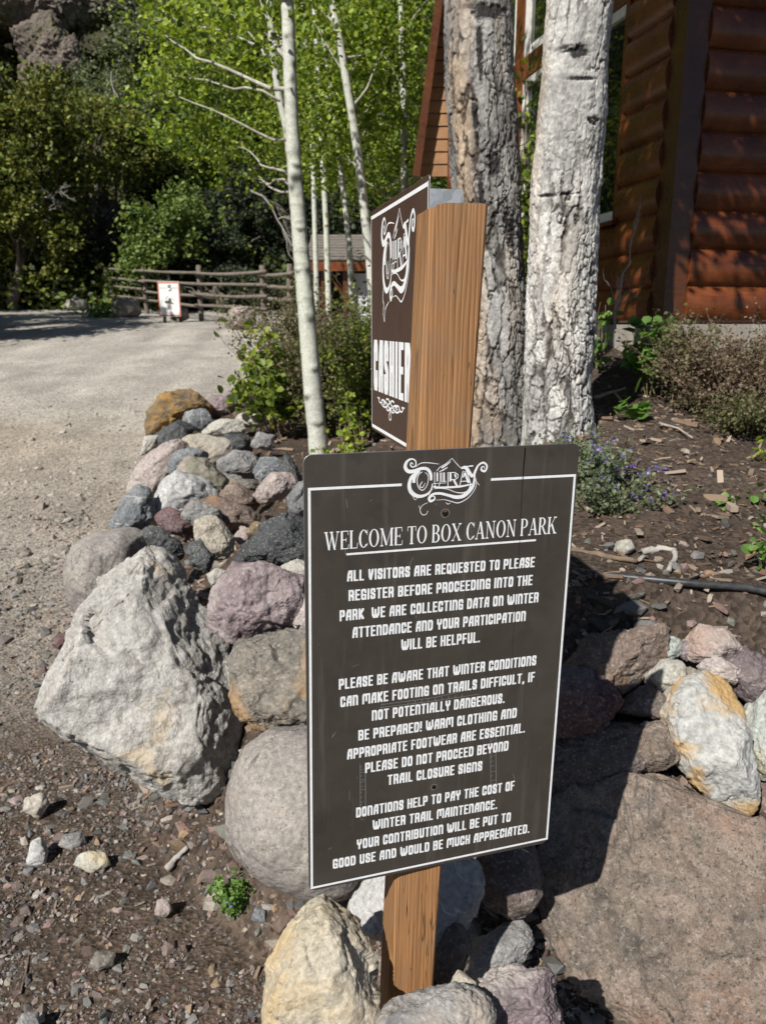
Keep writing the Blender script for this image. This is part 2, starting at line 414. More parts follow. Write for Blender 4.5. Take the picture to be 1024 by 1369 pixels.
Qb = np.array([[0,1,3,2],[4,6,7,5],[0,4,5,1],[2,3,7,6],[0,2,6,4],[1,5,7,3]])
Q = (Qb[None] + (np.arange(n) * 8)[:, None, None]).reshape(-1, 4)
cp_ = np.array([(.26,.19,.135),(.17,.115,.08),(.34,.27,.21),(.22,.13,.085),(.10,.07,.05),(.30,.24,.19)])[RNG.integers(0, 6, n)] * RNG.uniform(.7, 1.2, (n, 1))
lit = mesh_np('wood_litter', V.reshape(-1, 3), Q, M_CHIP, None, np.repeat(cp_, 8, 0))
tag(lit, 'dry wood chips and twigs scattered over the brown soil bed', 'litter', kind='stuff')

# ------------------------------------------------------------------ rocks
RM = {
 'white': rock_mat('rock_pale_limestone', [(.42,.405,.38), (.54,.52,.485), (.63,.605,.565)], stain=(.50,.41,.29), stain_amt=.12, grain=70, vein=(.30,.27,.24), stain_scale=5, speck=(.36,.34,.31), bump=1.2),
 'greyround': rock_mat('rock_smooth_grey', [(.22,.20,.185), (.33,.30,.275), (.42,.375,.33)], stain=(.36,.28,.20), stain_amt=.15, grain=85, speck=(.15,.145,.14), bump=.6),
 'purple': rock_mat('rock_purple_grey', [(.17,.135,.14), (.26,.20,.21), (.34,.28,.28)], stain=(.40,.36,.33), stain_amt=.2, grain=60, rough=.6),
 'ochre': rock_mat('rock_ochre_grey', [(.13,.125,.12), (.24,.215,.18), (.38,.33,.26)], stain=(.33,.20,.085), stain_amt=.45, grain=55),
 'dark': rock_mat('rock_dark_slate', [(.045,.05,.052), (.075,.08,.082), (.13,.135,.135)], grain=75, rough=.6, bump=1.2),
 'tan': rock_mat('rock_tan_sandstone', [(.42,.37,.29), (.50,.45,.37), (.56,.51,.44)], grain=95, speck=(.30,.26,.21), bump=.7),
 'grey': rock_mat('rock_mid_grey', [(.18,.18,.18), (.28,.275,.27), (.40,.385,.37)], stain=(.36,.30,.24), stain_amt=.2, grain=65),
 'blue': rock_mat('rock_blue_grey', [(.13,.145,.155), (.19,.205,.215), (.28,.29,.295)], grain=60, vein=(.42,.42,.42)),
 'maroon': rock_mat('rock_maroon', [(.11,.055,.055), (.17,.095,.095), (.24,.19,.19)], grain=60),
 'brown': rock_mat('rock_brown', [(.13,.09,.07), (.21,.155,.125), (.30,.24,.20)], stain=(.30,.17,.09), stain_amt=.3, grain=60),
 'pink': rock_mat('rock_pink_granite', [(.36,.29,.265), (.46,.385,.355), (.55,.49,.46)], stain=(.36,.25,.20), stain_amt=.3, grain=70),
 'pinkgreen': rock_mat('rock_pink_green', [(.24,.22,.17), (.36,.31,.26), (.52,.43,.40)], stain=(.17,.165,.12), stain_amt=.5, grain=55),
 'orange': rock_mat('rock_orange_stained', [(.075,.065,.055), (.20,.15,.09), (.40,.24,.08)], stain=(.30,.17,.05), stain_amt=.42, grain=50),
 'conglo': None,
 'whiteochre': rock_mat('rock_white_with_ochre', [(.34,.35,.35), (.50,.50,.48), (.60,.59,.56)], stain=(.44,.27,.09), stain_amt=.62, grain=75, stain_scale=5),
 'green': rock_mat('rock_pale_green', [(.38,.42,.39), (.50,.53,.49), (.58,.58,.53)], stain=(.50,.42,.28), stain_amt=.35, grain=70),
 'cream': rock_mat('rock_cream', [(.44,.42,.36), (.52,.50,.44), (.60,.57,.51)], grain=70),
 'slab': rock_mat('rock_pale_slab', [(.42,.42,.41), (.50,.495,.485), (.56,.55,.54)], grain=90, vein=(.66,.66,.65), scale=7, bump=.6),
 'buff': rock_mat('rock_buff_sandstone', [(.44,.38,.28), (.52,.46,.35), (.58,.53,.44)], stain=(.48,.34,.17), stain_amt=.15, grain=130, speck=(.34,.27,.18), bump=.7),
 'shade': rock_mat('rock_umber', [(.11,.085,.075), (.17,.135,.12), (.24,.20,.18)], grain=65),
}
def conglo():
    t = NT('rock_brown_conglomerate'); v = t.coords()
    c = t.ramp(t.noise(v, 5, 8, .68, .9), [(.28, (.11, .105, .095)), (.42, (.205, .17, .14)), (.55, (.30, .235, .19)), (.72, (.24, .22, .205))])
    c = t.mix(t.ramp(t.noise(v, 3.2, 6, .7, 1.2), [(.52, 0.), (.66, .6)]), c, (.30, .175, .12))
    c = t.mix(t.ramp(t.noise(v, 13, 6, .7, .5), [(.55, 0.), (.72, .7)]), c, (.075, .075, .07))
    c = t.mix(t.ramp(t.noise(v, 38, 5, .75), [(.38, 0.), (.62, .75)]), c, t.mix(1., c, (.55, .53, .51), 'MULTIPLY')); c = t.mix(t.ramp(t.noise(v, 85, 4, .75), [(.54, 0.), (.66, .75)]), c, (.36, .31, .27)); c = t.mix(t.ramp(t.noise(v, 120, 3, .75), [(.36, .8), (.44, 0.)]), c, (.06, .055, .05))
    g = t.noise(v, 210, 4, .7); c = t.mix(t.ramp(g, [(.35, 0.), (.7, .8)]), c, t.mix(1., c, (.5, .5, .5), 'MULTIPLY'))
    w = t.math('ABSOLUTE', t.math('SUBTRACT', t.noise(v, 4.5, 4, .6, 1.5), .5)); vm = t.math('MULTIPLY', t.ramp(w, [(0., .55), (.010, 0.)]), t.ramp(t.noise(v, 6, 2), [(.5, 0.), (.62, 1.)])); c = t.mix(vm, c, (.40, .31, .26))
    c = t.mix(t.math('MULTIPLY', t.ramp(t.voro(v, 60), [(.08, .6), (.16, 0.)]), t.ramp(t.noise(v, 9, 3), [(.52, 0.), (.64, 1.)])), c, (.33, .30, .26))
    ck = t.math('ABSOLUTE', t.math('SUBTRACT', t.noise(v, 2.3, 4, .55, .8), .47)); crk = t.ramp(ck, [(0., 1.), (.006, 0.)]); c = t.mix(t.math('MULTIPLY', crk, .6), c, (.04, .035, .03))
    h = t.noise(v, 11, 9, .72); b = t.bump(h, .8, .014); b = t.bump(t.noise(v, 90, 5, .7), .7, .005, b); b = t.bump(crk, -.8, .008, b)
    return t.done(c, .88, b, .25)
RM['conglo'] = conglo()
def poly_area(p): x, y = np.array(p, float).T; return abs(np.dot(x, np.roll(y, -1)) - np.dot(y, np.roll(x, -1))) / 2
def rock(label, mat, outline, Y=None, thick=.8, ridge=(0, 0), inset=.62, back=.75, seed=0, rough=1.0, lev=4, soft=0, group='rocks of the stacked retaining wall', cat='rock', name='rock', sink=0.0, origin='auto', dome=0.0, lump=.016, facets=7, grow=1.12, chisel=9):
    rs = np.random.default_rng(seed + 1000)
    o2 = np.array(outline, float); c2 = o2.mean(0); o2 = c2 + (o2 - c2) * grow
    if Y is None:
        if origin == 'base': b = cast(c2[0], o2[:, 1].max() - 1); Y = b[1]
        else: Y = cast(c2[0], c2[1])[1]
    c = at(c2[0], c2[1], Y); n = ray(*c2); n /= np.linalg.norm(n)      # away from camera
    ring = np.array([hit(x, y, c, n) for x, y in o2])
    u = np.cross(n, [0, 0, 1]); u /= np.linalg.norm(u); w_ = np.cross(u, n)
    loc = ring - c; s = math.sqrt(poly_area(np.stack([loc @ u, loc @ w_], 1)))
    rd = (u * ridge[0] + w_ * ridge[1]) * s
    m = len(ring)
    fr = [c + l * inset * rs.uniform(.85, 1.15) + rd - n * thick * s * .42 * rs.uniform(.75, 1.1) for l in loc]
    if dome: fr += [c + l * .9 - n * thick * s * .22 for l in loc] + [c + rd - n * thick * s * (.42 + dome)]
    bk = [c + l * back * rs.uniform(.8, 1.1) + n * thick * s * .6 * rs.uniform(.7, 1.1) for l in loc]
    if Y < 2.6 and lev == 4: lev = 5
    bm = bmesh.new()
    for p in list(ring) + fr + bk: bm.verts.new(p)
    r = bmesh.ops.convex_hull(bm, input=bm.verts)
    bmesh.ops.delete(bm, geom=[e for e in set(r['geom_unused'] + r['geom_interior']) if isinstance(e, bmesh.types.BMVert) and e.is_valid], context='VERTS')
    bmesh.ops.triangulate(bm, faces=bm.faces)
    for k in range(lev):
        bmesh.ops.subdivide_edges(bm, edges=bm.edges, cuts=1, use_grid_fill=True)
        bmesh.ops.triangulate(bm, faces=[f for f in bm.faces if len(f.verts) > 3])
        if k == 1:
            for _ in range(soft): bmesh.ops.smooth_vert(bm, verts=bm.verts, factor=.35, use_axis_x=True, use_axis_y=True, use_axis_z=True)
    bm.normal_update(); bm.verts.ensure_lookup_table()
    V = np.array([v.co[:] for v in bm.verts]); Nn = np.array([v.normal[:] for v in bm.verts])
    T = np.array([[v.index for v in f.verts] for f in bm.faces]); bm.free()
    # chip flat facets off the hull
    nf = facets; fn = rs.normal(size=(nf * 6, 3)); fn /= np.linalg.norm(fn, axis=1)[:, None]; fn = fn[fn @ n < -.42][:nf]; nf = len(fn)
    L0 = V - c
    for k in range(nf):
        pr = L0 @ fn[k]; h_ = pr.max() * rs.uniform(.70, .93); ex = np.clip(pr - h_, 0, None); L0 = L0 - fn[k] * (ex * .93)[:, None]
    V = c + L0
    # chisel: flatten each patch of the surface to a slightly tilted plane of its own
    for ns_, tilt_, lim_ in ((chisel, .13, .06), (chisel * 4, .18, .020), (chisel * 14, .20, .007)):
        if ns_ < 1: continue
        sid = rs.integers(0, len(V), int(ns_)); S_ = V[sid]; sn = Nn[sid] + rs.normal(size=(len(sid), 3)) * tilt_; sn /= np.linalg.norm(sn, axis=1)[:, None]
        wv = V + s * .05 * np.stack([vnoise(V / s * 6, seed + 61), vnoise(V / s * 6 + 7, seed + 62), vnoise(V / s * 6 + 13, seed + 63)], 1)
        best = np.full(len(V), 1e9); bi = np.zeros(len(V), int)
        for k in range(len(sid)):
            dd = ((wv - S_[k]) ** 2).sum(1) + ((1 - Nn @ sn[k]) * .5 * s) ** 2; m_ = dd < best; best[m_] = dd[m_]; bi[m_] = k
        dn = np.sum((S_[bi] - V) * sn[bi], 1) / np.clip(np.sum(Nn * sn[bi], 1), .6, 1); V = V + Nn * np.clip(dn, -lim_ * s, lim_ * s * .7)[:, None] * .85
    q = V / s
    d = lump * fbm(q * 2.0 + seed, 3, seed) + .018 * rough * fbm(q * 7 + seed, 3, seed + 5) + .010 * rough * fbm(q * 22, 4, seed + 9, .6)
    # fracture steps
    st = np.abs(vnoise(q * 3.2 + 9 + seed, seed + 3)); d -= .014 * rough * np.clip(.14 - st, 0, 1) / .14
    V = V + Nn * (d * s)[:, None]
    org = np.array([c[0], c[1], V[:, 2].min()])
    o = mesh_np(name, V, T, RM[mat], None, None, True, org)
    return tag(o, label, cat, group)

W = 'rocks of the stacked retaining wall'
ROCKS = [
 # label, material, outline in photo pixels, options
 ('largest whitish grey boulder, a broad pale face at the left front corner of the wall', 'white', [(186,703),(215,712),(262,768),(277,800),(303,850),(312,920),(318,960),(310,1000),(298,1074),(258,1068),(190,1055),(120,1005),(62,960),(56,935),(95,860),(112,800),(135,760)], dict(Y=2.12, thick=.55, ridge=(-.09,.03), inset=.80, lev=5, seed=1, rough=.8, soft=0, facets=4, grow=.955, chisel=9)),
 ('smooth rounded grey boulder beside the lower left corner of the welcome sign', 'greyround', [(302,1120),(303,1060),(322,1010),(360,978),(420,970),(500,1000),(530,1090),(480,1200),(430,1205),(350,1180),(316,1150)], dict(Y=1.62, thick=1.0, inset=.6, lev=5, seed=2, rough=.3, soft=4, dome=.08, chisel=0, facets=0, grow=1.05)),
 ('purplish grey angular rock above the ochre block, left of the welcome sign', 'purple', [(278,815),(305,772),(350,762),(402,778),(412,800),(408,838),(350,848),(310,852),(280,840)], dict(Y=2.02, seed=3, ridge=(0,.14))),
 ('squared block with an ochre left face and grey front beside the welcome sign', 'ochre', [(310,855),(345,852),(415,848),(440,880),(435,950),(380,968),(330,965),(312,945)], dict(Y=1.85, seed=4, ridge=(.08,0), inset=.8, soft=1, thick=.6)),
 ('black slate rock touching the upper left edge of the welcome sign', 'dark', [(318,745),(345,705),(380,690),(412,700),(425,740),(405,762),(360,766),(322,757)], dict(Y=2.35, seed=5, ridge=(.05,.12))),
 ('tan sandstone cobble with flat face near the top of the white boulder', 'tan', [(258,705),(270,690),(292,692),(313,720),(305,744),(285,746),(265,728)], dict(Y=2.45, seed=6, rough=.5, soft=3)),
 ('rounded dull grey boulder partly hidden behind the big white boulder', 'greyround', [(84,765),(95,730),(130,710),(175,703),(215,720),(200,790),(150,850),(112,850),(92,812)], dict(Y=2.75, seed=7, rough=.4, soft=4, facets=5, grow=1.06, chisel=0)),
 ('dark grey angular rock wedged against the tip of the white boulder', 'dark', [(190,705),(215,708),(243,728),(244,748),(215,745),(198,728)], dict(Y=2.5, seed=8)),
 ('small blackish rock below the tan cobble', 'dark', [(246,732),(268,720),(284,742),(278,764),(258,758)], dict(Y=2.4, seed=9)),
 ('dark maroon rock with a smooth reddish top', 'maroon', [(208,690),(225,680),(252,690),(265,705),(250,717),(222,709)], dict(Y=2.9, seed=10)),
 ('blue grey leaning slab at the road edge of the wall', 'blue', [(148,702),(165,670),(185,648),(200,655),(204,690),(192,708),(168,712)], dict(Y=3.15, seed=11, soft=1)),
 ('long pinkish boulder along the road edge above the blue grey slab', 'pink', [(170,672),(175,640),(200,608),(228,592),(252,590),(244,620),(218,652),(192,674)], dict(Y=3.75, seed=12, rough=.5, soft=3)),
 ('big smooth tan grey boulder in the middle of the receding wall', 'tan', [(212,625),(240,590),(275,581),(305,592),(305,618),(272,642),(230,645)], dict(Y=4.0, seed=13, rough=.4, soft=3)),
 ('pale grey white rock under the pink and olive rock', 'slab', [(195,695),(213,655),(235,633),(278,645),(294,668),(250,684),(212,700)], dict(Y=3.3, seed=14, soft=1)),
 ('dark rounded stone on the tan grey boulder', 'blue', [(216,632),(222,612),(250,599),(278,605),(272,624),(240,634)], dict(Y=3.72, seed=15, soft=3)),
 ('angular rock with a pink left face and olive right face', 'pinkgreen', [(230,640),(250,612),(276,612),(302,642),(302,664),(280,660),(245,648)], dict(Y=3.45, seed=16, ridge=(-.05,.12), soft=1)),
 ('grey angular rock right of the tan grey boulder', 'grey', [(293,617),(315,603),(342,608),(352,627),(325,642),(298,637)], dict(Y=3.75, seed=17, soft=1)),
 ('dark green grey rock with a black shaded hollow', 'blue', [(338,628),(352,612),(374,616),(388,632),(376,645),(350,648)], dict(Y=3.55, seed=18, soft=1)),
 ('cream pink jagged rock just left of the sign top corner', 'pink', [(338,662),(360,634),(388,628),(395,650),(372,668),(348,672)], dict(Y=3.1, seed=19, ridge=(0,.1), soft=1)),
 ('brown wedge shaped rock left of the cream pink rock', 'brown', [(296,662),(312,646),(348,664),(343,679),(308,682)], dict(Y=3.15, seed=20, soft=1)),
 ('flat dark brown red slab under the brown wedge', 'brown', [(250,676),(290,664),(355,686),(348,702),(290,700),(258,692)], dict(Y=2.95, seed=21, thick=.6, soft=1)),
 ('ash grey rock touching the maroon rock', 'grey', [(244,690),(260,668),(298,685),(292,704),(262,704)], dict(Y=2.85, seed=22, soft=1)),
 ('large orange and black stained rock at the far end of the wall', 'orange', [(198,580),(197,557),(222,526),(262,524),(282,538),(278,555),(250,572),(220,585)], dict(Y=6.8, seed=23, ridge=(.02,.15), soft=1)),
 ('bluish grey stone in front of the orange rock', 'blue', [(245,567),(250,550),(275,548),(286,565),(270,578)], dict(Y=6.3, seed=24)),
 ('dark cracked rock at the foot of the orange rock', 'dark', [(202,602),(213,580),(240,563),(258,573),(247,592),(220,611)], dict(Y=5.8, seed=25)),
 ('pinkish grey rock right of the orange rock', 'purple', [(275,556),(284,530),(312,530),(325,545),(305,560)], dict(Y=7.0, seed=26, ridge=(0,.1))),
 ('flat pale rock with cream patches below the pinkish grey one', 'cream', [(266,579),(290,561),(322,564),(328,577),(300,585)], dict(Y=5.2, seed=27, thick=.6)),
 ('flat tan rock under the yellow green shrub', 'tan', [(303,567),(320,555),(365,551),(372,561),(340,571)], dict(Y=5.3, seed=28, thick=.6)),
 ('charcoal rock under the flat pale rock', 'dark', [(290,597),(303,582),(332,583),(340,602),(310,608)], dict(Y=4.5, seed=29)),
 ('small grey rock right of the charcoal rock', 'grey', [(334,598),(345,579),(367,584),(366,601)], dict(Y=4.4, seed=30)),
 ('small cream rock at the road foot of the dark cracked rock', 'cream', [(188,608),(195,584),(210,583),(208,602)], dict(Y=5.4, seed=31)),
 ('grey layered rock against the left edge of the sign', 'grey', [(386,664),(402,645),(430,648),(430,682),(392,694)], dict(Y=2.8, seed=32, soft=1)),
 ('small creamy block tucked under the black slate', 'cream', [(374,762),(398,750),(422,760),(420,788),(394,794)], dict(Y=2.15, seed=33)),
 ('pale pinkish block half behind the sign edge', 'pink', [(393,832),(400,800),(428,795),(430,850),(404,850)], dict(Y=2.0, seed=34)),
 ('grey olive slab between the tan boulder and the dark rocks', 'grey', [(262,648),(290,628),(322,640),(318,664),(288,668)], dict(Y=3.6, seed=35)),
 ('thin greenish brown block below the dark green grey rock', 'ochre', [(308,642),(344,642),(346,656),(310,656)], dict(Y=3.4, seed=36, soft=1)),
 ('dark grey pointed rock beside the creamy aspen foot', 'dark', [(372,642),(384,605),(404,640),(402,658)], dict(Y=3.3, seed=37)),
 ('small pink stone beside the tan cobble', 'pink', [(312,718),(322,704),(334,708),(334,722),(320,728)], dict(Y=2.6, seed=38, lev=3)),
 ('small orange stone left of the black slate', 'orange', [(328,712),(340,698),(354,700),(352,714),(336,720)], dict(Y=2.6, seed=39, lev=3)),
 ('small cream stone under the notch of the white boulder', 'cream', [(278,768),(290,760),(302,764),(302,780),(284,782)], dict(Y=2.2, seed=40, lev=3)),
 ('small mauve stone above the purplish grey rock', 'purple', [(300,768),(312,752),(332,754),(336,766),(312,776)], dict(Y=2.25, seed=41, lev=3)),
 ('fist sized grey stone under the brown red slab', 'grey', [(268,700),(285,692),(300,700),(296,716),(276,716)], dict(Y=2.8, seed=42, lev=3)),
 # under and right of the sign
 ('buff sandstone boulder with a pointed top at the bottom, left of the post', 'buff', [(345,1400),(352,1340),(362,1280),(400,1225),(432,1199),(480,1242),(492,1262),(499,1320),(512,1400)], dict(Y=1.02, thick=.7, seed=43, inset=.72, lev=5, soft=1, rough=.6, facets=14, grow=1.06)),
 ('pale grey slab with white veins standing behind the post foot', 'slab', [(461,1216),(478,1182),(500,1150),(590,1130),(630,1150),(637,1195),(622,1230),(600,1262),(540,1256),(480,1247)], dict(Y=1.27, thick=.35, seed=44, inset=.85, soft=3, rough=.5)),
 ('rounded grey rock at the bottom in front of the post foot', 'grey', [(494,1385),(520,1340),(560,1325),(612,1318),(642,1330),(658,1352),(650,1400),(570,1420)], dict(Y=.96, seed=45, soft=3, rough=.8)),
 ('small tan wedge on the grey rock before the post', 'tan', [(602,1316),(613,1299),(634,1314),(640,1330),(615,1332)], dict(Y=1.02, seed=46, lev=3)),
 ('purple grey rock with a flat top at the bottom edge right of the post', 'purple', [(638,1318),(655,1302),(700,1298),(735,1303),(750,1369),(740,1400),(660,1400),(648,1345)], dict(Y=1.02, seed=47, ridge=(-.02,.1), soft=1)),
 ('dark grey rock half in the sign shadow right of the post foot', 'grey', [(618,1300),(640,1255),(700,1228),(714,1262),(690,1290),(640,1306)], dict(Y=1.3, seed=48, soft=2)),
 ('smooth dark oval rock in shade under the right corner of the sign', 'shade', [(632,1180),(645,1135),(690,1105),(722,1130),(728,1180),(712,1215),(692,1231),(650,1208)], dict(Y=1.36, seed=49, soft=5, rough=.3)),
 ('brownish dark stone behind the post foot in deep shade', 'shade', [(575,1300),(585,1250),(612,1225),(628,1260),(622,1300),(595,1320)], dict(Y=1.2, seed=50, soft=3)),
 ('huge flat topped brown boulder filling the lower right corner', 'conglo', [(706,1230),(720,1150),(742,1075),(790,1030),(850,1016),(905,1036),(960,1073),(1024,1108),(1110,1140),(1130,1440),(960,1440),(850,1375),(790,1345),(732,1292)], dict(Y=1.43, thick=.34, seed=51, inset=.87, lev=6, soft=0, rough=.8, facets=3, lump=.026, grow=1.02, chisel=11)),
 ('white rock with a large ochre patch on the right of the wall', 'whiteochre', [(886,940),(903,920),(945,908),(978,925),(1000,1000),(1009,1050),(1000,1082),(960,1075),(920,1042),(903,1000)], dict(Y=1.57, seed=52, inset=.75, lev=5, soft=2, rough=.7)),
 ('pale green white rock cut by the right picture edge', 'green', [(996,950),(1008,915),(1040,888),(1085,945),(1065,1045),(1018,1038),(1003,1010)], dict(Y=1.6, seed=53, soft=3, rough=.5)),
 ('cream rounded cobble above the ochre patched rock', 'cream', [(861,906),(884,881),(912,886),(917,915),(890,924),(867,917)], dict(Y=1.68, seed=54, soft=3, rough=.5)),
 ('greyish pink rock at the top of the small rock group on the right', 'pink', [(914,862),(935,838),(975,846),(988,865),(962,887),(925,882)], dict(Y=1.7, seed=55)),
 ('light pink rock between the cream cobble and the mauve rock', 'pink', [(934,891),(955,876),(986,894),(982,913),(950,907)], dict(Y=1.66, seed=56)),
 ('mauve grey rock near the right edge above the pale green rock', 'purple', [(963,881),(990,866),(1026,884),(1034,912),(1000,940),(982,925)], dict(Y=1.66, seed=57, ridge=(0,.1))),
 ('small ochre stone between the cream cobble and the pink rock', 'ochre', [(912,895),(920,878),(936,884),(938,912),(922,916)], dict(Y=1.74, seed=58, lev=3)),
 ('small greenish grey stone above the cream cobble', 'green', [(880,868),(892,852),(910,856),(912,874),(892,884)], dict(Y=1.72, seed=59, lev=3)),
 ('small mauve stone right of the greenish grey stone', 'purple', [(904,872),(912,856),(928,854),(932,870),(918,884)], dict(Y=1.72, seed=60, lev=3)),
 ('brown slab half crossed by the sign shadow on the right', 'brown', [(745,895),(775,862),(830,850),(882,840),(888,880),(842,905),(826,928),(770,925)], dict(Y=1.72, seed=61, ridge=(0,.1), soft=1)),
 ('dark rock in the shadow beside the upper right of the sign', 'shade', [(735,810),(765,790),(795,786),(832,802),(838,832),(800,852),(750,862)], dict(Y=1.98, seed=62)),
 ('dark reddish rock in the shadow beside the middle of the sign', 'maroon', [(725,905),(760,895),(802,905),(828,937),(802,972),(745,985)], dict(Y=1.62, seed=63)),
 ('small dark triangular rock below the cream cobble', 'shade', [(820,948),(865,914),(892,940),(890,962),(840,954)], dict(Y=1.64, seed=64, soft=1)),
 ('olive brown rock between the shadow and the ochre patched rock', 'conglo', [(848,1000),(856,968),(882,963),(903,1010),(892,1032),(855,1027)], dict(Y=1.56, seed=65)),
 ('flat tan rock lying on the soil near the black hose', 'tan', [(846,832),(858,816),(892,812),(906,824),(884,840)], dict(Y=1.95, seed=66, thick=.5, lev=3)),
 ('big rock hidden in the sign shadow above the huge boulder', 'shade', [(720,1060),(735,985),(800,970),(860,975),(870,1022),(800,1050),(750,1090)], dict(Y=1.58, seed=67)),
 ('brown rock cut by the right edge above the huge boulder', 'brown', [(1008,1080),(1015,1050),(1050,1042),(1070,1090),(1030,1104)], dict(Y=1.53, seed=68)),
]
for lb, mt, ol, kw in ROCKS: rock(lb, mt, ol, **kw)

# filler stones that plug the gaps of the wall core (dark soil stones, low)
# loose stones on the ground at the left
G2 = 'loose stones on the soil'
LOOSE = [
 ('sharp pale grey stone standing on the dark soil at far left', 'slab', [(36,1156),(44,1126),(58,1120),(64,1140),(62,1158)], dict(Y=None, soft=1)),
 ('flat greenish grey stone half buried right of the sharp pale stone', 'green', [(100,1156),(108,1140),(140,1140),(146,1156),(124,1166)], dict(thick=.5)),
 ('round buff stone half buried below the big white boulder', 'tan', [(32,1084),(36,1068),(58,1060),(66,1076),(52,1094)], dict(thick=.6)),
 ('round reddish pebble stone on the dark soil below the weathered chip', 'pink', [(208,1222),(212,1204),(226,1202),(230,1218),(220,1226)], dict()),
 ('yellowish flat stone on the soil near the bottom left', 'ochre', [(120,1290),(130,1274),(154,1272),(152,1290),(134,1298)], dict(thick=.5)),
 ('grey stone cut by the bottom left edge', 'grey', [(22,1372),(32,1356),(50,1354),(54,1374),(36,1384)], dict()),
 ('purple stone on the gravel left of the white boulder', 'maroon', [(70,862),(76,850),(92,848),(94,862),(80,868)], dict()),
 ('dark flat grey stone low on the soil above the greenish one', 'grey', [(80,1130),(88,1116),(112,1114),(118,1128),(98,1136)], dict(thick=.4)),
 ('pale blue grey stone near the right of the small catmint', 'blue', [(336,1230),(342,1214),(356,1216),(356,1234)], dict()),
 ('small white stone on the brown bed above the hose', 'cream', [(820,736),(824,724),(842,722),(848,734),(834,742)], dict()),
]
for k, (lb, mt, ol, kw) in enumerate(LOOSE):
    kw = dict(kw); kw.pop('Y', None)
    rock(lb, mt, ol, group=G2, cat='stone', name='stone', seed=200 + k, lev=3, origin='base', **kw)
# boulders lining the far side of the road
G3 = 'boulders along the road by the fence'
for k, (lb, mt, ol) in enumerate([
 ('brownish boulder in front of the fence, left of the white speed sign', 'pinkgreen', [(150,420),(151,404),(165,400),(184,400),(187,418),(180,424),(158,424)]),
 ('small brown boulder against the lower right corner of the white speed sign', 'pinkgreen', [(228,425),(230,414),(240,411),(252,414),(253,426),(240,430)]),
 ('largest reddish grey boulder by the right end of the fence', 'pinkgreen', [(301,436),(304,418),(318,411),(340,412),(342,434),(330,440),(308,440)]),
 ('dark grey low boulder in the shade at the left end of the fence', 'grey', [(86,411),(90,400),(104,397),(116,402),(118,412),(100,415)])]):
    rock(lb, mt, ol, group=G3, cat='boulder', name='boulder', seed=300 + k, origin='base', lev=4, soft=1)

# ------------------------------------------------------------------ sign post with its two panels
TL = np.array([-0.10333, 0.98973, 1.38245]); AH = np.array([.957773, .287476, -.005389]); BH = np.array([-.014054, .028086, -.999507]); NN = np.cross(BH, AH); NN /= np.linalg.norm(NN)
SW, SH = .406, .682
def uv(px, py):
    d = hit(px, py, TL, NN) - TL; return np.array([d @ AH, d @ BH])
def on(u, v, lift=0.0): return TL + AH * u + BH * v + NN * lift

def wood_mat():
    t = NT('cedar_post_wood'); tc = t.n('TexCoord'); 
    mp = t.n('Mapping'); mp.inputs['Scale'].default_value = (1, 1, .055); t.l(tc.outputs['Object'], mp.inputs['Vector'])
    v = mp.outputs[0]
    # growth rings: distance from a pith line beside the post, warped
    sx = t.n('SeparateXYZ'); t.l(tc.outputs['Object'], sx.inputs[0])
    wob = t.noise(v, 9, 3, .5)
    x = t.math('ADD', sx.outputs[0], t.math('MULTIPLY', wob, .028)); y = t.math('ADD', sx.outputs[1], .055)
    rr = t.math('SQRT', t.math('ADD', t.math('MULTIPLY', x, x), t.math('MULTIPLY', y, y)))
    # knots bend the grain
    lw = t.math('ADD', t.math('MULTIPLY', rr, 165.0), t.math('ADD', t.math('MULTIPLY', t.noise(v, 40, 3, .6), 1.3), t.math('MULTIPLY', t.noise(v, 13, 2, .5), 8.0)))
    rings = t.math('FRACT', lw)
    col = t.ramp(rings, [(0.0, (.36, .20, .092)), (.40, (.32, .17, .075)), (.70, (.235, .115, .047)), (.88, (.14, .062, .026)), (.95, (.27, .14, .058)), (1.0, (.36, .20, .092))])
    mp2 = t.n('Mapping'); mp2.inputs['Scale'].default_value = (1, 1, .02); t.l(tc.outputs['Object'], mp2.inputs['Vector'])
    fib = t.noise(mp2.outputs[0], 420, 3, .6)
    col = t.mix(t.ramp(fib, [(.35, .0), (.7, .7)]), col, t.mix(1.0, col, (.58, .53, .48), 'MULTIPLY'))
    big = t.noise(v, 14, 3, .55)
    col = t.mix(t.ramp(big, [(.4, .0), (.75, .55)]), col, (.36, .175, .07))
    zf = t.n('SeparateXYZ'); t.l(tc.outputs['Object'], zf.inputs[0])
    mp3 = t.n('Mapping'); mp3.inputs['Scale'].default_value = (1, 1, .035); t.l(tc.outputs['Object'], mp3.inputs['Vector'])
    ck = t.math('ABSOLUTE', t.math('SUBTRACT', t.noise(mp3.outputs[0], 75, 2, .5), .5)); gate = t.ramp(t.noise(mp3.outputs[0], 28, 2), [(.50, 0.), (.56, 1.)])
    chk = t.math('MULTIPLY', t.ramp(ck, [(.0, 1.), (.010, 0.)]), gate); col = t.mix(chk, col, (.05, .025, .012))
    dirt = t.noise(tc.outputs['Object'], 18, 6, .7); col = t.mix(t.ramp(dirt, [(.46, 0.), (.72, .55)]), col, (.20, .135, .09))
    kd = t.voro(mp.outputs[0], 15); kn = t.ramp(kd, [(.05, .85), (.11, 0.)]); col = t.mix(t.math('MULTIPLY', kn, t.ramp(t.noise(tc.outputs['Object'], 5, 1), [(.55, 0.), (.6, 1.)])), col, (.10, .045, .02))
    end = t.ramp(zf.outputs[2], [(.0, .0), (.5, .0)]) if False else None
    b = t.bump(fib, .45, .002); b = t.bump(chk, -.6, .003, b); b = t.bump(rings, .35, .0015, b)
    return t.done(col, .62, b, .3)
M_POST = wood_mat()
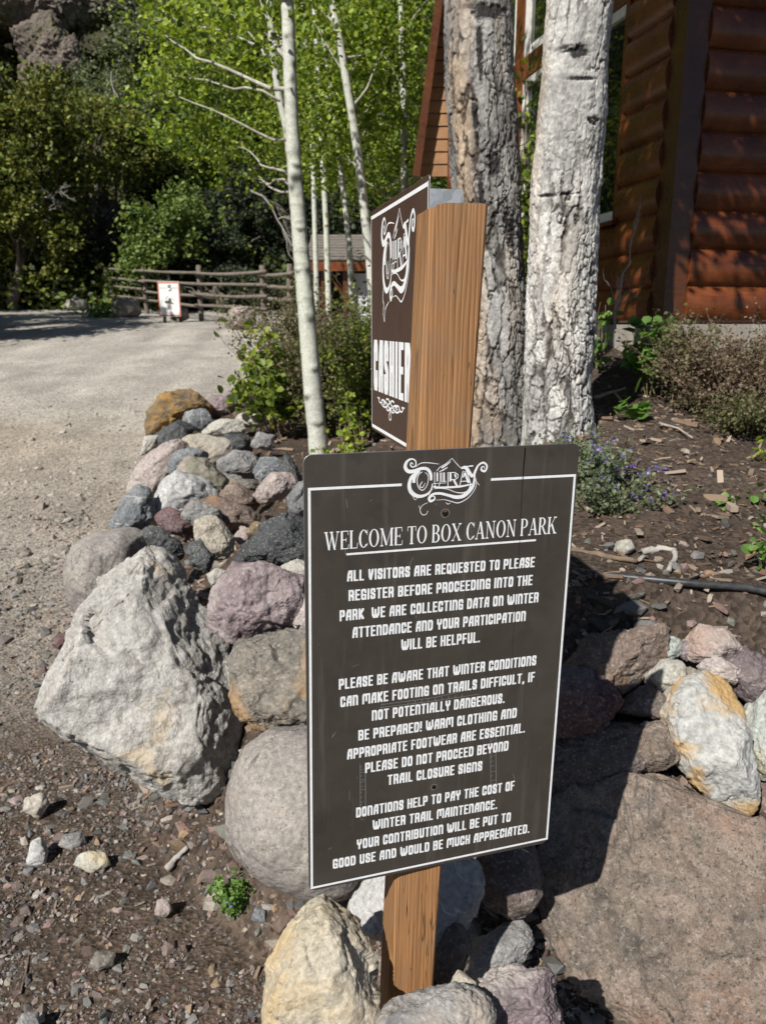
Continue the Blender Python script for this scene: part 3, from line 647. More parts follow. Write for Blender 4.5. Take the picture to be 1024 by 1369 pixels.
root = empty('sign_post', (at(547, 1345, 1.08)[0], 1.1, .1), 'square brown timber sign post carrying a welcome panel and a cashier panel', 'sign post')
ROOT = np.array(root.location)
def child(mbd, name, mat, parent, smooth=False, off=None):
    o = mbd.build(name, mat, None, smooth, off if off is not None else ROOT)
    po = np.array(parent['_w']) if '_w' in parent else ROOT
    o.parent = parent; o.location = (np.array(off if off is not None else ROOT) - po).tolist()
    return o
# post: chamfered square with a notched, weathered top
E1 = np.array([.9837, .18, 0]); E2 = np.array([-.18, .9837, 0])
back = 0.0125
p0 = TL - NN * back
ft = hit(575, 272, p0, NN); fb = hit(519.5, 1335, p0, NN)
axis_ = (ft - fb) / np.linalg.norm(ft - fb); zt = 1.699
PWD = .077
def post_pt(u, w, z):
    b = fb + axis_ * ((z - fb[2]) / axis_[2]); return b + E1 * u + E2 * w
ch = .007
sec = [(ch, 0), (PWD - .003, 0), (PWD, .003), (PWD, PWD - .003), (PWD - .003, PWD), (.003, PWD), (0, PWD - .006), (0, ch)]
dens = []
for k in range(8):
    a_, b_ = np.array(sec[k]), np.array(sec[(k + 1) % 8])
    m = max(1, int(np.linalg.norm(b_ - a_) / .004))
    for q in range(m): dens.append(a_ + (b_ - a_) * q / m)
dens = np.array(dens); nd = len(dens); zs = np.linspace(.1, zt, 260)
PV = []
for z in zs:
    for (u, w_) in dens: PV.append(post_pt(u, w_, z))
PV = np.array(PV)
q = np.stack([np.tile(dens[:, 0], 260) * 60, np.tile(dens[:, 1], 260) * 60, np.repeat(zs, nd) * 1.6], 1)
cen = np.array([post_pt(PWD / 2, PWD / 2, z) for z in zs]).repeat(nd, 0)
dirn = PV - cen; dirn[:, 2] = 0; dirn /= np.linalg.norm(dirn, axis=1)[:, None]
PV += dirn * (.0006 * fbm(q, 3, 71) + .0003 * fbm(q * 3, 2, 75))[:, None]
# a little check notch and wane on the top corner
top = PV[-nd:]; edge_d = np.exp(-((dens[:, 0] - .014) / .0018) ** 2 - (dens[:, 1] / .012) ** 2); PV[-nd:, 2] -= .006 * edge_d
PV[-nd:, 2] -= .009 * np.clip(1 - dens[:, 0] / .012, 0, 1); PV[-nd:, 2] += .0008 * fbm(q[-nd:] * 2, 2, 79)
mb = MB(); i, j = np.meshgrid(np.arange(259), np.arange(nd), indexing='ij'); j2 = (j + 1) % nd
mb.add(PV, np.stack([i*nd+j, i*nd+j2, (i+1)*nd+j2, (i+1)*nd+j], -1).reshape(-1, 4), P=list(range(259 * nd, 260 * nd)))
# object space of the post: x across, y depth, z up (drives the grain)
post = mb.build('post', M_POST, None, False, post_pt(PWD / 2, PWD / 2, .1))
post.parent = root; post.location = (post_pt(PWD / 2, PWD / 2, .1) - ROOT).tolist()
# a knot on the lower front
t = NT('wood_knot'); v = t.coords(rnd=False); t.done(t.ramp(t.noise(v, 130, 3), [(.3, (.05, .025, .012)), (.7, (.22, .10, .04))]), .7, None, .2); M_KNOT = t.m
def disc(mbd, c, x, y, n_, rx, ry, seg=20, h=.0006):
    a = np.linspace(0, 2 * math.pi, seg, endpoint=False)
    V = np.array(c) + np.outer(np.cos(a) * rx, x) + np.outer(np.sin(a) * ry, y)
    mbd.add(np.concatenate([V, [np.array(c) + n_ * h]]), T=np.stack([np.arange(seg), (np.arange(seg) + 1) % seg, np.full(seg, seg)], -1))
mb = MB(); kc = hit(541, 1214, p0, NN)
disc(mb, kc + NN * .0008, AH, np.array([0, 0, 1.]), NN, .007, .0045); child(mb, 'knot', M_KNOT, root)

# ---- panel sheets
def panel_mat(name, c1, c2, streak):
    t = NT(name); v = t.coords(rnd=False); n_ = t.noise(v, 9, 5, .6, .4); n2 = t.noise(v, 60, 4, .7)
    col = t.ramp(n_, [(.32, c1), (.68, c2)])
    col = t.mix(t.ramp(n2, [(.5, 0.), (.8, .25)]), col, tuple(min(1, k * 1.5) for k in c2))
    sm = t.ramp(t.noise(v, 16, 3, .5), [(.60, 0.), (.68, .38)]); col = t.mix(sm, col, tuple(k * .72 for k in c1))
    sp = t.ramp(t.voro(v, 55), [(.02, .9), (.035, 0.)]); col = t.mix(t.math('MULTIPLY', sp, t.ramp(t.noise(v, 14, 1), [(.58, 0.), (.62, 1.)])), col, (.02, .018, .016))
    mp = t.n('Mapping'); mp.inputs['Scale'].default_value = (1, 1, .05); tc = t.n('TexCoord'); t.l(tc.outputs['Object'], mp.inputs[0])
    st = t.noise(mp.outputs[0], 55, 3, .6); col = t.mix(t.ramp(st, [(.56, 0.), (.75, streak)]), col, (.16, .145, .13))
    r = t.ramp(n_, [(.3, .50), (.7, .62)])
    return t.done(col, r, t.bump(n2, .05, .001), .28)
M_BROWN = panel_mat('weathered_brown_panel', (.045, .038, .032), (.060, .051, .043), .26)
M_BROWN2 = panel_mat('glossy_brown_panel', (.050, .027, .019), (.062, .034, .024), .06)
t = NT('white_vinyl'); v = t.coords(rnd=False); t.done(t.ramp(t.noise(v, 140, 4, .7), [(.3, (.70, .72, .74)), (.6, (.82, .83, .84))]), .45, None, .4); M_VINYL = t.m
t = NT('aluminium_edge'); v = t.coords(rnd=False); t.done((.34, .34, .345), .45, t.bump(t.noise(v, 200, 3), .1, .001), .5, .9); M_ALU = t.m
t = NT('galvanised_steel'); v = t.coords(rnd=False); t.done(t.ramp(t.voro(v, 90, out='Color'), [(.2, (.42, .44, .46)), (.8, (.60, .62, .64))]), .45, t.bump(t.noise(v, 160, 3), .15, .001), .5, .7); M_GALV = t.m
def round_rect(w, h, r, seg=7):
    P = []
    for cx_, cy_, a0 in ((w - r, r, -90), (w - r, h - r, 0), (r, h - r, 90), (r, r, 180)):
        for k in range(seg + 1):
            a = math.radians(a0 + 90 * k / seg); P.append((cx_ + r * math.cos(a), cy_ + r * math.sin(a)))
    return P
def sheet(P2, fn, th):
    """plate with front at 0 and back at -th"""
    n = len(P2); mbd = MB(); fr = [fn(x, y, 0) for x, y in P2]; bk = [fn(x, y, -th) for x, y in P2]
    mbd.add(fr + bk, np.array([[k, (k + 1) % n, n + (k + 1) % n, n + k] for k in range(n)]), P=list(range(n))[::-1]); mbd.P.append(np.arange(n, 2 * n).reshape(1, -1)); return mbd
mb = sheet(round_rect(SW, SH, .011), on, .0032)
wp = child(mb, 'welcome_panel', M_BROWN, root, off=on(SW / 2, SH / 2)); wp['_w'] = [float(k) for k in on(SW / 2, SH / 2)]
wp['label'] = 'large dark brown welcome panel with white lettering'
# bright aluminium rim of the plate
def rim(P2, fn, r=.0007, z=-.0019):
    n = len(P2); mbd = MB(); c2 = np.array(P2).mean(0)
    pts = np.array([fn(x, y, z) for x, y in P2] + [fn(*P2[0], z), fn(*P2[1], z)]); mbd.tube(pts, r, 6, False); return mbd
OFFW = on(SW / 2, SH / 2)
child(rim(round_rect(SW, SH, .011), on), 'rim', M_ALU, wp, True, OFFW)

# ---- flat marks: every stroke is a thin polygon lying just proud of the plate
class Marks:
    def __init__(s, fn, z0=.0003, dz=.000004): s.fn, s.z0, s.dz, s.mb, s.k = fn, z0, dz, MB(), 0
    def nz(s): s.k += 1; return s.z0 + (s.k % 40) * s.dz
    def poly(s, P2):
        z = s.nz(); V = np.array([s.fn(x, y, z) for x, y in P2]); s.mb.add(V, P=list(range(len(V)))[::-1])
    def hull(s, pts):
        pts = sorted(set((round(x, 7), round(y, 7)) for x, y in pts))
        def half(p):
            h = []
            for q in p:
                while len(h) > 1 and (h[-1][0]-h[-2][0])*(q[1]-h[-2][1]) - (h[-1][1]-h[-2][1])*(q[0]-h[-2][0]) <= 0: h.pop()
                h.append(q)
            return h[:-1]
        s.poly(half(pts) + half(pts[::-1]))
    def strip(s, L, R_):
        z = s.nz(); n = len(L)
        V = np.array([s.fn(x, y, z) for x, y in L] + [s.fn(x, y, z) for x, y in R_])
        s.mb.add(V, np.array([[k, n + k, n + k + 1, k + 1] for k in range(n - 1)]))
    def stroke(s, pts, w, closed=False, sub=6):
        pts = np.array(pts, float); w = np.broadcast_to(np.asarray(w, float), (len(pts),))
        if sub > 1 and len(pts) > 2:
            P = np.vstack([pts[:1] * 2 - pts[1:2], pts, pts[-1:] * 2 - pts[-2:-1]]); Wd = np.concatenate([w[:1], w, w[-1:]]); o, ow = [], []
            for k in range(1, len(P) - 2):
                for tt in np.linspace(0, 1, sub, endpoint=False):
                    a, b, c_, d = P[k-1], P[k], P[k+1], P[k+2]
                    o.append(.5 * (2*b + (c_-a)*tt + (2*a-5*b+4*c_-d)*tt**2 + (3*b-a-3*c_+d)*tt**3)); ow.append(Wd[k] * (1-tt) + Wd[k+1] * tt)
            o.append(P[-2]); ow.append(Wd[-2]); pts, w = np.array(o), np.array(ow)
        T = np.gradient(pts, axis=0); T /= np.linalg.norm(T, axis=1)[:, None] + 1e-12; N_ = np.stack([-T[:, 1], T[:, 0]], 1)
        s.strip(pts + N_ * w[:, None] / 2, pts - N_ * w[:, None] / 2)
    def line(s, a, b, w): s.stroke([a, b], w, sub=1)

# condensed slab capitals: polylines on a unit cell, swept with a wide flat pen
GL = {
 'A': (.98, [[(0,0),(.12,.62),(.42,1),(1,1),(1,0)], [(.1,.36),(1,.36)]]), 'B': (.95, [[(0,0),(0,1),(.75,1),(1,.86),(1,.64),(.82,.53),(0,.53)], [(.82,.53),(1,.4),(1,.14),(.75,0),(0,0)]]),
 'C': (.9, [[(1,.68),(1,.86),(.75,1),(.25,1),(0,.84),(0,.16),(.25,0),(.75,0),(1,.14),(1,.32)]]), 'D': (.95, [[(0,0),(0,1),(.7,1),(1,.82),(1,.18),(.7,0),(0,0)]]),
 'E': (.8, [[(1,1),(0,1),(0,0),(1,0)], [(0,.52),(.85,.52)]]), 'F': (.78, [[(1,1),(0,1),(0,0)], [(0,.5),(.85,.5)]]),
 'G': (.95, [[(1,.72),(1,.86),(.75,1),(.25,1),(0,.84),(0,.16),(.25,0),(1,0),(1,.45),(.6,.45)]]), 'H': (.95, [[(0,0),(0,1)], [(1,0),(1,1)], [(0,.5),(1,.5)]]),
 'I': (0, [[(0,0),(0,1)]]), 'J': (.8, [[(1,1),(1,.15),(.75,0),(.2,0),(0,.2)]]), 'K': (.98, [[(0,0),(0,1)], [(1,1),(.2,.5),(1,0)]]), 'L': (.75, [[(0,1),(0,0),(1,0)]]),
 'M': (1.75, [[(0,0),(0,.8),(.15,1),(.5,.9),(.5,.3)], [(.5,.9),(.62,1),(1,1),(1,0)]]), 'N': (.98, [[(0,0),(0,1),(.7,1),(1,.82),(1,0)]]),
 'O': (.92, [[(0,.16),(0,.84),(.25,1),(.75,1),(1,.84),(1,.16),(.75,0),(.25,0),(0,.16)]]), 'P': (.92, [[(0,0),(0,1),(.75,1),(1,.85),(1,.55),(.75,.42),(0,.42)]]),
 'Q': (.92, [[(0,.16),(0,.84),(.25,1),(.75,1),(1,.84),(1,.16),(.75,0),(.25,0),(0,.16)], [(.65,.22),(1.1,-.08)]]), 'R': (.95, [[(0,0),(0,1),(.75,1),(1,.85),(1,.6),(.75,.47),(0,.47)], [(.72,.47),(1,.3),(1,0)]]),
 'S': (.88, [[(1,.72),(1,.86),(.75,1),(.25,1),(0,.86),(0,.66),(.2,.55),(.8,.46),(1,.34),(1,.14),(.75,0),(.25,0),(0,.14),(0,.28)]]), 'T': (.9, [[(0,1),(1,1)], [(.5,1),(.5,0)]]),
 'U': (.92, [[(0,1),(0,.16),(.25,0),(.75,0),(1,.16),(1,1)]]), 'V': (.95, [[(0,1),(.1,.35),(.45,0),(1,1)]]), 'W': (1.75, [[(0,1),(.06,.3),(.28,0),(.5,.2),(.5,.8)], [(.5,.15),(.72,0),(1,.4),(1,1)]]),
 'X': (1, [[(0,1),(1,0)], [(0,0),(1,1)]]), 'Y': (.95, [[(0,1),(0,.65),(.5,.45),(.5,0)], [(1,1),(1,.65),(.5,.45)]]), '.': (0, [[(0,0),(0,.02)]]), ',': (.1, [[(1,.04),(0,-.14)]]), '!': (0, [[(0,.36),(0,1)], [(0,0),(0,.02)]]),
}
PW_, PH_ = .25, .145
def text_width(txt, cell=.45):
    x = 0
    for chh in txt:
        x += .42 if chh == ' ' else GL[chh][0] * cell + PW_ + .12
    return x - .12
def draw_text(M, txt, p0_, p1_, hgt, up, cell=.45):
    """baseline p0->p1 in panel units; letter height hgt; up = direction of the letter's top"""
    p0_, p1_ = np.array(p0_), np.array(p1_); tot = text_width(txt, cell); xd = (p1_ - p0_) / tot; yd = np.array(up) * hgt
    x = 0.0
    for chh in txt:
        if chh == ' ': x += .42; continue
        wd, sts = GL[chh]
        for st in sts:
            for a, b in zip(st[:-1], st[1:]):
                pts = []
                for (gx_, gy_) in (a, b):
                    for sx in (0, PW_):
                        for sy in (0, PH_):
                            q = p0_ + xd * (x + gx_ * wd * cell + sx) + yd * (gy_ * (1 - PH_) + sy); pts.append(tuple(q))
                M.hull(pts)
        x += wd * cell + PW_ + .12
LINES = [
 ('ALL VISITORS ARE REQUESTED TO PLEASE', 464,777.5, 714,758, 14.6), ('REGISTER BEFORE PROCEEDING INTO THE', 466,803.5, 711,782, 14.6),
 ('PARK  WE ARE COLLECTING DATA ON WINTER', 454,830.5, 719,805, 14.6), ('ATTENDANCE AND YOUR PARTICIPATION', 471,853, 702,830, 14.4), ('WILL BE HELPFUL.', 536,869.5, 641,858.5, 14.4),
 ('PLEASE BE AWARE THAT WINTER CONDITIONS', 453,922, 716,889, 14.2), ('CAN MAKE FOOTING ON TRAILS DIFFICULT, IF', 455,945.5, 714,911, 14.0),
 ('NOT POTENTIALLY DANGEROUS.', 497,963.5, 674,939.5, 13.8), ('BE PREPARED! WARM CLOTHING AND', 479,990, 690,959, 13.8), ('APPROPRIATE FOOTWEAR ARE ESSENTIAL.', 464,1015.5, 701,979, 13.8),
 ('PLEASE DO NOT PROCEED BEYOND', 488,1033.5, 679,1003, 13.6), ('TRAIL CLOSURE SIGNS', 518,1049.5, 644,1030, 13.4),
 ('DONATIONS HELP TO PAY THE COST OF', 476,1093, 687,1056, 13.2), ('WINTER TRAIL MAINTENANCE.', 498,1109.5, 664,1081, 13.0), ('YOUR CONTRIBUTION WILL BE PUT TO', 477,1135.5, 682,1098, 13.0), ('GOOD USE AND WOULD BE MUCH APPRECIATED.', 445,1161.5, 707,1113, 12.8),
]
M = Marks(on)
for txt, x0, y0, x1, y1, hp in LINES:
    a, b = uv(x0, y0), uv(x1, y1); h = a[1] - uv(x0, y0 - hp)[1]
    draw_text(M, txt, a, b, h, (0, -1))
child(M.mb, 'body_lettering', M_VINYL, wp, False, OFFW)
# border with a gap for the emblem
M = Marks(on); bw = .0036
TLc, TRc, BRc, BLc = uv(413.5, 654), uv(768, 635.5), uv(730.5, 1121), uv(417, 1187)
g0, g1 = uv(537, 648), uv(656, 641)
M.line(TLc - [bw/2, 0], g0, bw); M.line(g1, TRc + [bw/2, 0], bw); M.line(TRc, BRc, bw * .95); M.line(BRc + [bw/2, 0], BLc - [bw/2, 0], bw); M.line(BLc, TLc, bw)
child(M.mb, 'border', M_VINYL, wp, False, OFFW)
# serif heading
def serif(M, txt, p0_, p1_, hgt, up):
    SG = {  # width, parts ; L=line(x0,y0,x1,y1,pen w), F=serif(x centre,y,half), C=bowl(cx,cy,rx,ry,a0,a1,thick,thin)
     'W': (1.02, [('L',.10,1,.32,0,.13),('L',.32,0,.52,.95,.045),('L',.47,1,.70,0,.13),('L',.70,0,.92,1,.045),('F',.10,1,.12),('F',.48,1,.12),('F',.92,1,.11)]),
     'E': (.60, [('L',.12,0,.12,1,.14),('L',.04,.98,.55,.98,.05,.045),('L',.04,.02,.58,.02,.05,.045),('L',.12,.51,.42,.51,.04,.045),('L',.54,.98,.56,.76,.035),('L',.57,.02,.60,.26,.035),('L',.42,.40,.42,.62,.035)]),
     'L': (.58, [('L',.12,0,.12,1,.14),('F',.12,1,.13),('L',.02,.02,.54,.02,.05,.045),('L',.53,.02,.57,.30,.035)]),
     'C': (.66, [('C',.36,.5,.33,.5,40,320,.14,.04),('L',.61,.70,.61,.98,.035),('L',.61,.10,.63,.26,.03)]),
     'O': (.76, [('C',.38,.5,.36,.5,0,360,.14,.04)]),
     'M': (.96, [('L',.12,0,.12,1,.04),('L',.12,1,.46,.05,.13),('L',.46,.05,.80,1,.04),('L',.82,0,.82,1,.14),('F',.12,0,.11),('F',.82,0,.13),('F',.10,1,.10),('F',.85,1,.11)]),
     'T': (.64, [('L',.32,0,.32,1,.14),('F',.32,0,.14),('L',.02,.98,.62,.98,.05,.045),('L',.03,.98,.02,.74,.035),('L',.61,.98,.62,.74,.035)]),
     'B': (.62, [('L',.12,0,.12,1,.14),('C',.28,.75,.27,.25,-90,90,.14,.045),('C',.29,.26,.31,.27,-90,90,.14,.045),('L',.02,.98,.30,.98,.05,.045),('L',.02,.02,.30,.02,.05,.045),('L',.12,.51,.30,.51,.05,.045)]),
     'X': (.74, [('L',.10,1,.62,0,.14),('L',.62,1,.10,0,.045),('F',.11,1,.12),('F',.62,1,.11),('F',.10,0,.11),('F',.62,0,.12)]),
     'A': (.74, [('L',.10,0,.37,1,.045),('L',.37,1,.62,0,.14),('L',.20,.34,.52,.34,.04,.045),('F',.10,0,.11),('F',.62,0,.13)]),
     'N': (.76, [('L',.13,0,.13,1,.045),('L',.13,1,.63,.02,.13),('L',.63,0,.63,1,.045),('F',.13,0,.12),('F',.08,1,.09),('F',.63,1,.12)]),
     'P': (.60, [('L',.12,0,.12,1,.14),('C',.28,.73,.29,.27,-90,90,.14,.045),('L',.02,.98,.30,.98,.05,.045),('L',.12,.47,.30,.47,.05,.045),('F',.12,0,.13)]),
     'R': (.70, [('L',.12,0,.12,1,.14),('C',.28,.74,.28,.26,-90,90,.14,.045),('L',.02,.98,.30,.98,.05,.045),('L',.12,.49,.30,.49,.05,.045),('F',.12,0,.13),('L',.32,.48,.58,.0,.13),('F',.62,0,.09)]),
     'K': (.74, [('L',.12,0,.12,1,.14),('F',.12,1,.13),('F',.12,0,.13),('L',.20,.42,.58,1,.045),('F',.58,1,.12),('L',.32,.58,.60,0,.14),('F',.62,0,.13)]),
    }
    tot = sum(.30 if c_ == ' ' else SG[c_][0] + .055 for c_ in txt) - .055
    p0_, p1_ = np.array(p0_), np.array(p1_); xd = (p1_ - p0_) / tot; yd = np.array(up) * hgt; x = 0
    f = lambda a, b: tuple(p0_ + xd * (x + a) + yd * b)
    for c_ in txt:
        if c_ == ' ': x += .30; continue
        for pr in SG[c_][1]:
            if pr[0] == 'L':
                _, a, b, c2, d, pw = pr[:6]; ph = pr[6] if len(pr) > 6 else 0.0
                if ph: M.hull([f(a, b - ph/2), f(a, b + ph/2), f(c2, d - ph/2), f(c2, d + ph/2)])
                else: M.hull([f(a - pw/2, b), f(a + pw/2, b), f(c2 - pw/2, d), f(c2 + pw/2, d)])
            elif pr[0] == 'F':
                _, a, b, hw = pr; y1_ = b - .04 if b > .5 else b + .04; y2_ = b - .09 if b > .5 else b + .09
                M.hull([f(a - hw, b), f(a + hw, b), f(a - hw, y1_), f(a + hw, y1_), f(a, y2_)])
            else:
                _, cx_, cy_, rx, ry, a0, a1, tx, ty = pr; aa = np.radians(np.linspace(a0, a1, 28))
                M.strip([f(cx_ + rx * math.cos(k), cy_ + ry * math.sin(k)) for k in aa], [f(cx_ + (rx - tx) * math.cos(k), cy_ + (ry - ty) * math.sin(k)) for k in aa])
        x += SG[c_][0] + .055
M = Marks(on); a, b = uv(434, 736), uv(743, 713)
serif(M, 'WELCOME TO BOX CANON PARK', a, b, a[1] - uv(434, 711.5)[1], (0, -1))
M.line(uv(463, 741), uv(716, 722), .0030)
child(M.mb, 'heading', M_VINYL, wp, False, OFFW)

# ---- emblem: scrolled lettering with a peak, drawn in the picture units of its own sketch
def emblem(M, tf, wsc, fine=True):
    S = lambda pts, w, **k: M.stroke([tf(*p) for p in pts], np.asarray(w, float) * wsc, **k)
    # left scroll running into the big O
    S([(168,158),(150,140),(140,165),(165,185),(195,165),(190,120),(150,103),(105,130),(88,185),(120,228),(180,225),(250,200),(310,205),(345,255),(350,320)], [8,10,12,12,12,12,14,26,34,36,34,30,30,30,22])
    S([(190,185),(250,145),(330,142),(430,155)], [5,8,8,4])
    # big O
    S([(200,240),(150,290),(128,370),(150,440),(215,480),(290,470),(345,425),(365,350)], [20,30,34,40,34,24,16,8])
    S([(175,345),(180,290),(215,240),(240,232)], [30,34,26,10])
    S([(262,232),(225,262),(208,320),(222,390),(262,420),(300,385),(320,330),(318,270),(290,238)], [7,8,8,8,8,7,7,7,5])
    S([(262,330),(236,378),(262,392),(290,345)], [6,10,8,4])
    # U R A
    S([(385,235),(385,345),(410,395),(440,345),(440,240)], 7, sub=2); S([(412,240),(412,330)], 16, sub=1); S([(455,240),(455,330),(500,330)], 9, sub=1); S([(480,240),(480,325)], 16, sub=1)
    S([(520,388),(520,240),(590,240),(622,262),(622,290),(590,312),(545,312)], 9, sub=1); S([(545,240),(545,330)], 22, sub=1); S([(580,316),(618,388)], 20, sub=1); S([(590,255),(600,290)], 16, sub=1)
    S([(640,372),(672,228),(712,228),(752,362)], 9, sub=1); S([(690,240),(730,345)], 22, sub=1); S([(655,330),(730,326)], 8, sub=1); S([(672,290),(690,245)], 14, sub=1)
    S([(375,352),(500,345)], 5, sub=1); S([(370,382),(420,392),(520,390),(640,382),(765,358)], [16,18,20,20,12])
    # peak
    S([(405,225),(440,185),(500,150),(562,96)], [8,7,6,5], sub=1); S([(562,96),(600,142),(652,196)], [5,6,6], sub=1); S([(455,195),(500,165),(548,128)], [14,16,6], sub=2); S([(430,232),(470,215),(515,188)], [5,12,8])
    # Y with its right scroll
    S([(655,195),(700,190),(735,240),(770,285)], [20,34,36,26]); S([(700,180),(775,172)], [8,14], sub=1); S([(775,285),(800,220),(830,165),(880,140),(915,175),(895,225),(860,215),(862,185),(885,180),(888,200)], [26,24,18,20,18,22,20,12,9,6])
    # long lower swash
    S([(790,255),(785,330),(762,400),(690,470),(610,490),(520,470),(440,452),(370,460),(330,500),(345,530),(385,510),(380,480),(355,485)], [16,22,30,38,36,26,24,24,28,26,16,9,6])
    S([(750,370),(730,420),(680,445),(600,440),(520,410),(440,400),(380,405)], [16,20,12,7,6,6,5])
    S([(805,300),(800,390),(750,470),(690,520),(620,548),(545,530),(480,515),(400,520)], [5,6,7,8,9,7,5,3])
    S([(325,470),(345,430),(365,405)], [5,6,5])
    if fine:
        S([(315,545),(260,575),(238,625),(262,668),(300,662),(318,628)], [4,6,6,7,6,4]); S([(150,455),(185,515),(210,500)], [4,5,3]); S([(800,320),(840,372),(815,350)], [4,4,3], sub=1)
        S([(500,545),(520,560),(545,548)], [5,6,4]); S([(225,575),(240,612)], [4,5], sub=1)
M = Marks(on); sc_ = 1024 / 135.0
EM = lambda x, y: uv(530 + x / sc_, 600 + y / sc_)
emblem(M, EM, .406 / 368 / sc_ * 1.0)
child(M.mb, 'emblem', M_VINYL, wp, False, OFFW)
# bolt holes, scratches, old tape marks
t = NT('dark_hole'); t.done((.012, .010, .009), .9, None, .1); M_HOLE = t.m
t = NT('scuffed_grey_marks'); t.done((.24, .235, .23), .6, None, .3); M_SCUFF = t.m
t = NT('rusty_screw'); v = t.coords(rnd=False); t.done(t.ramp(t.noise(v, 400, 3), [(.3, (.06, .03, .02)), (.7, (.20, .10, .06))]), .8, None, .3); M_RUST = t.m
for hx, hy, r in ((595, 686, .0042), (580, 1052, .0034)):
    mb = MB(); u_, v_ = uv(hx, hy); disc(mb, on(u_, v_, .0010), AH, BH, NN, r, r, 20, .0); child(mb, 'bolt_hole', M_HOLE, wp, False, OFFW)

mb = MB()
for hx, hy, r in ((595, 683, .0026),):
    u_, v_ = uv(hx, hy); disc(mb, on(u_, v_, .0012), AH, BH, NN, r, r * .7, 16, .0006)
child(mb, 'screw', M_RUST, wp, True, OFFW)
M = Marks(on, .0002)
def pline(pts, w): M.stroke([uv(*p) for p in pts], w, sub=1)
for cx_, y0, y1 in ((485, 1021, 1094), (659, 985, 1062)):
    pline([(cx_ - 3.5, y0), (cx_ - 3.2, y1)], .0006); pline([(cx_ + 3.5, y0 - 1), (cx_ + 3.8, y1 - 2)], .0007)
    yv = y0
    while yv < y1:
        yv += random.uniform(3, 8); pline([(cx_ - 3.2, yv), (cx_ + random.uniform(-1, 3.5), yv - random.uniform(0, 2.5))], .0005)
for k in range(2): pline([(508 + k, 946 - k * 4), (580, 937 - k * 4.5), (640 - k * 18, 928 - k * 5)], .0006)
for k in range(9): xx_ = 545 + k * 9; pline([(xx_, 942 - k * 1.2), (xx_ + 1, 937.5 - k * 1.2)], .0006)
for _ in range(60):
    x_ = random.uniform(425, 715); y_ = random.uniform(660, 1140); l_ = random.expovariate(1 / 3.5); a_ = random.gauss(1.9, .6); pline([(x_, y_), (x_ + l_ * math.cos(a_), y_ + l_ * math.sin(a_))], random.uniform(.0002, .0006))
pline([(552, 745), (549, 752), (545, 762)], .0005)
a_ = np.linspace(0, 2 * math.pi, 25)
for hx, hy, r in ((595, 686, .0062), (580, 1052, .0050)):
    u_, v_ = uv(hx, hy); M.stroke([(u_ + r * math.cos(k), v_ + r * math.sin(k)) for k in a_], .0007, sub=1)
child(M.mb, 'scuffed_print', M_SCUFF, wp, False, OFFW)
# a hairline crack in the plate near its right side
for cp_px, cw_ in ((((701, 598), (699, 625), (697, 652), (694, 720), (688, 800), (682, 900)), [.0016, .0012, .0005, .0004, .0003, .0002]), (((683, 1112), (690, 1120), (700, 1127)), [.0006, .0005, .0003])):
    M = Marks(on, .0012); M.stroke([uv(*p) for p in cp_px], cw_, sub=1); child(M.mb, 'crack', M_HOLE, wp, False, OFFW)


# ---- cashier panel: stands at right angles behind the post
near = at(573.5, 233, 1.152)
E1 = np.array([.9744, .2247, 0]); E2 = np.array([-.2247, .9744, 0])
NC = np.array([-E2[1], E2[0], 0.0]); NC /= np.linalg.norm(NC)                 # faces left
def cw(px, py): d = hit(px, py, near, NC) - near; return np.array([d @ E2, d[2]])
c_tl, c_bl, c_tr = cw(499.5, 281), cw(494, 571), np.array([0, 0])
LC = (c_tl[0] + c_bl[0]) / 2; ZT = 0.0; ZB = c_bl[1]
def onc(u, v, lift=0.0): return near + E2 * (LC - u) + np.array([0, 0, -v]) + NC * lift      # u from the far edge, v down
def cuv(px, py): e, z = cw(px, py); return np.array([LC - e, -z])
HC = -ZB
mb = sheet([(x, y) for x, y in round_rect(LC, HC, .006, 5)][::-1], onc, -.0) if False else sheet(round_rect(LC, HC, .006, 5), onc, .0028)
OFFC = onc(LC / 2, HC / 2)
cpn = child(mb, 'cashier_panel', M_BROWN2, root, False, OFFC); cpn['_w'] = [float(k) for k in OFFC]
cpn['label'] = 'narrow glossy brown cashier panel seen edge on behind the post'
child(rim(round_rect(LC, HC, .006, 5), onc, .0009, -.0014), 'rim', M_ALU, cpn, True, OFFC)
M = Marks(onc); mgn, bw = .0075, .0062
M.line((mgn - bw/2, mgn + .004), (LC - mgn + bw/2, mgn + .004), bw); M.line((mgn - bw/2, HC - mgn), (LC - mgn + bw/2, HC - mgn), bw); M.line((mgn * .35, mgn), (mgn * .35, HC - mgn), .0028); M.line((LC - mgn * .35, mgn), (LC - mgn * .35, HC - mgn), .0028)
child(M.mb, 'border', M_VINYL, cpn, False, OFFC)
M = Marks(onc); a = cuv(500, 521); b = cuv(552, 551); h = a[1] - cuv(500, 454)[1]
PW_, PH_ = .27, .13
a = np.array([a[0], (a[1] + 0) ]); tw = text_width('CASHIER', .34)
b = np.array([cuv(548.5, 551)[0], a[1]]); a = np.array([max(a[0], .012), a[1]])
draw_text(M, 'CASHIER', a, b, h, (0, -1), .34)
PW_, PH_ = .25, .145
child(M.mb, 'lettering', M_VINYL, cpn, False, OFFC)
M = Marks(onc)
e0, e1 = cuv(510.5, 340), cuv(555, 340); vt, vb = cuv(536, 277)[1], cuv(536, 404)[1]
TF = lambda x, y: (e0[0] + (x - 85) / (925 - 85) * (e1[0] - e0[0]), vt + (y - 95) / (550 - 95) * (vb - vt))
emblem(M, TF, (e1[0] - e0[0]) / 840 * 1.15, False)
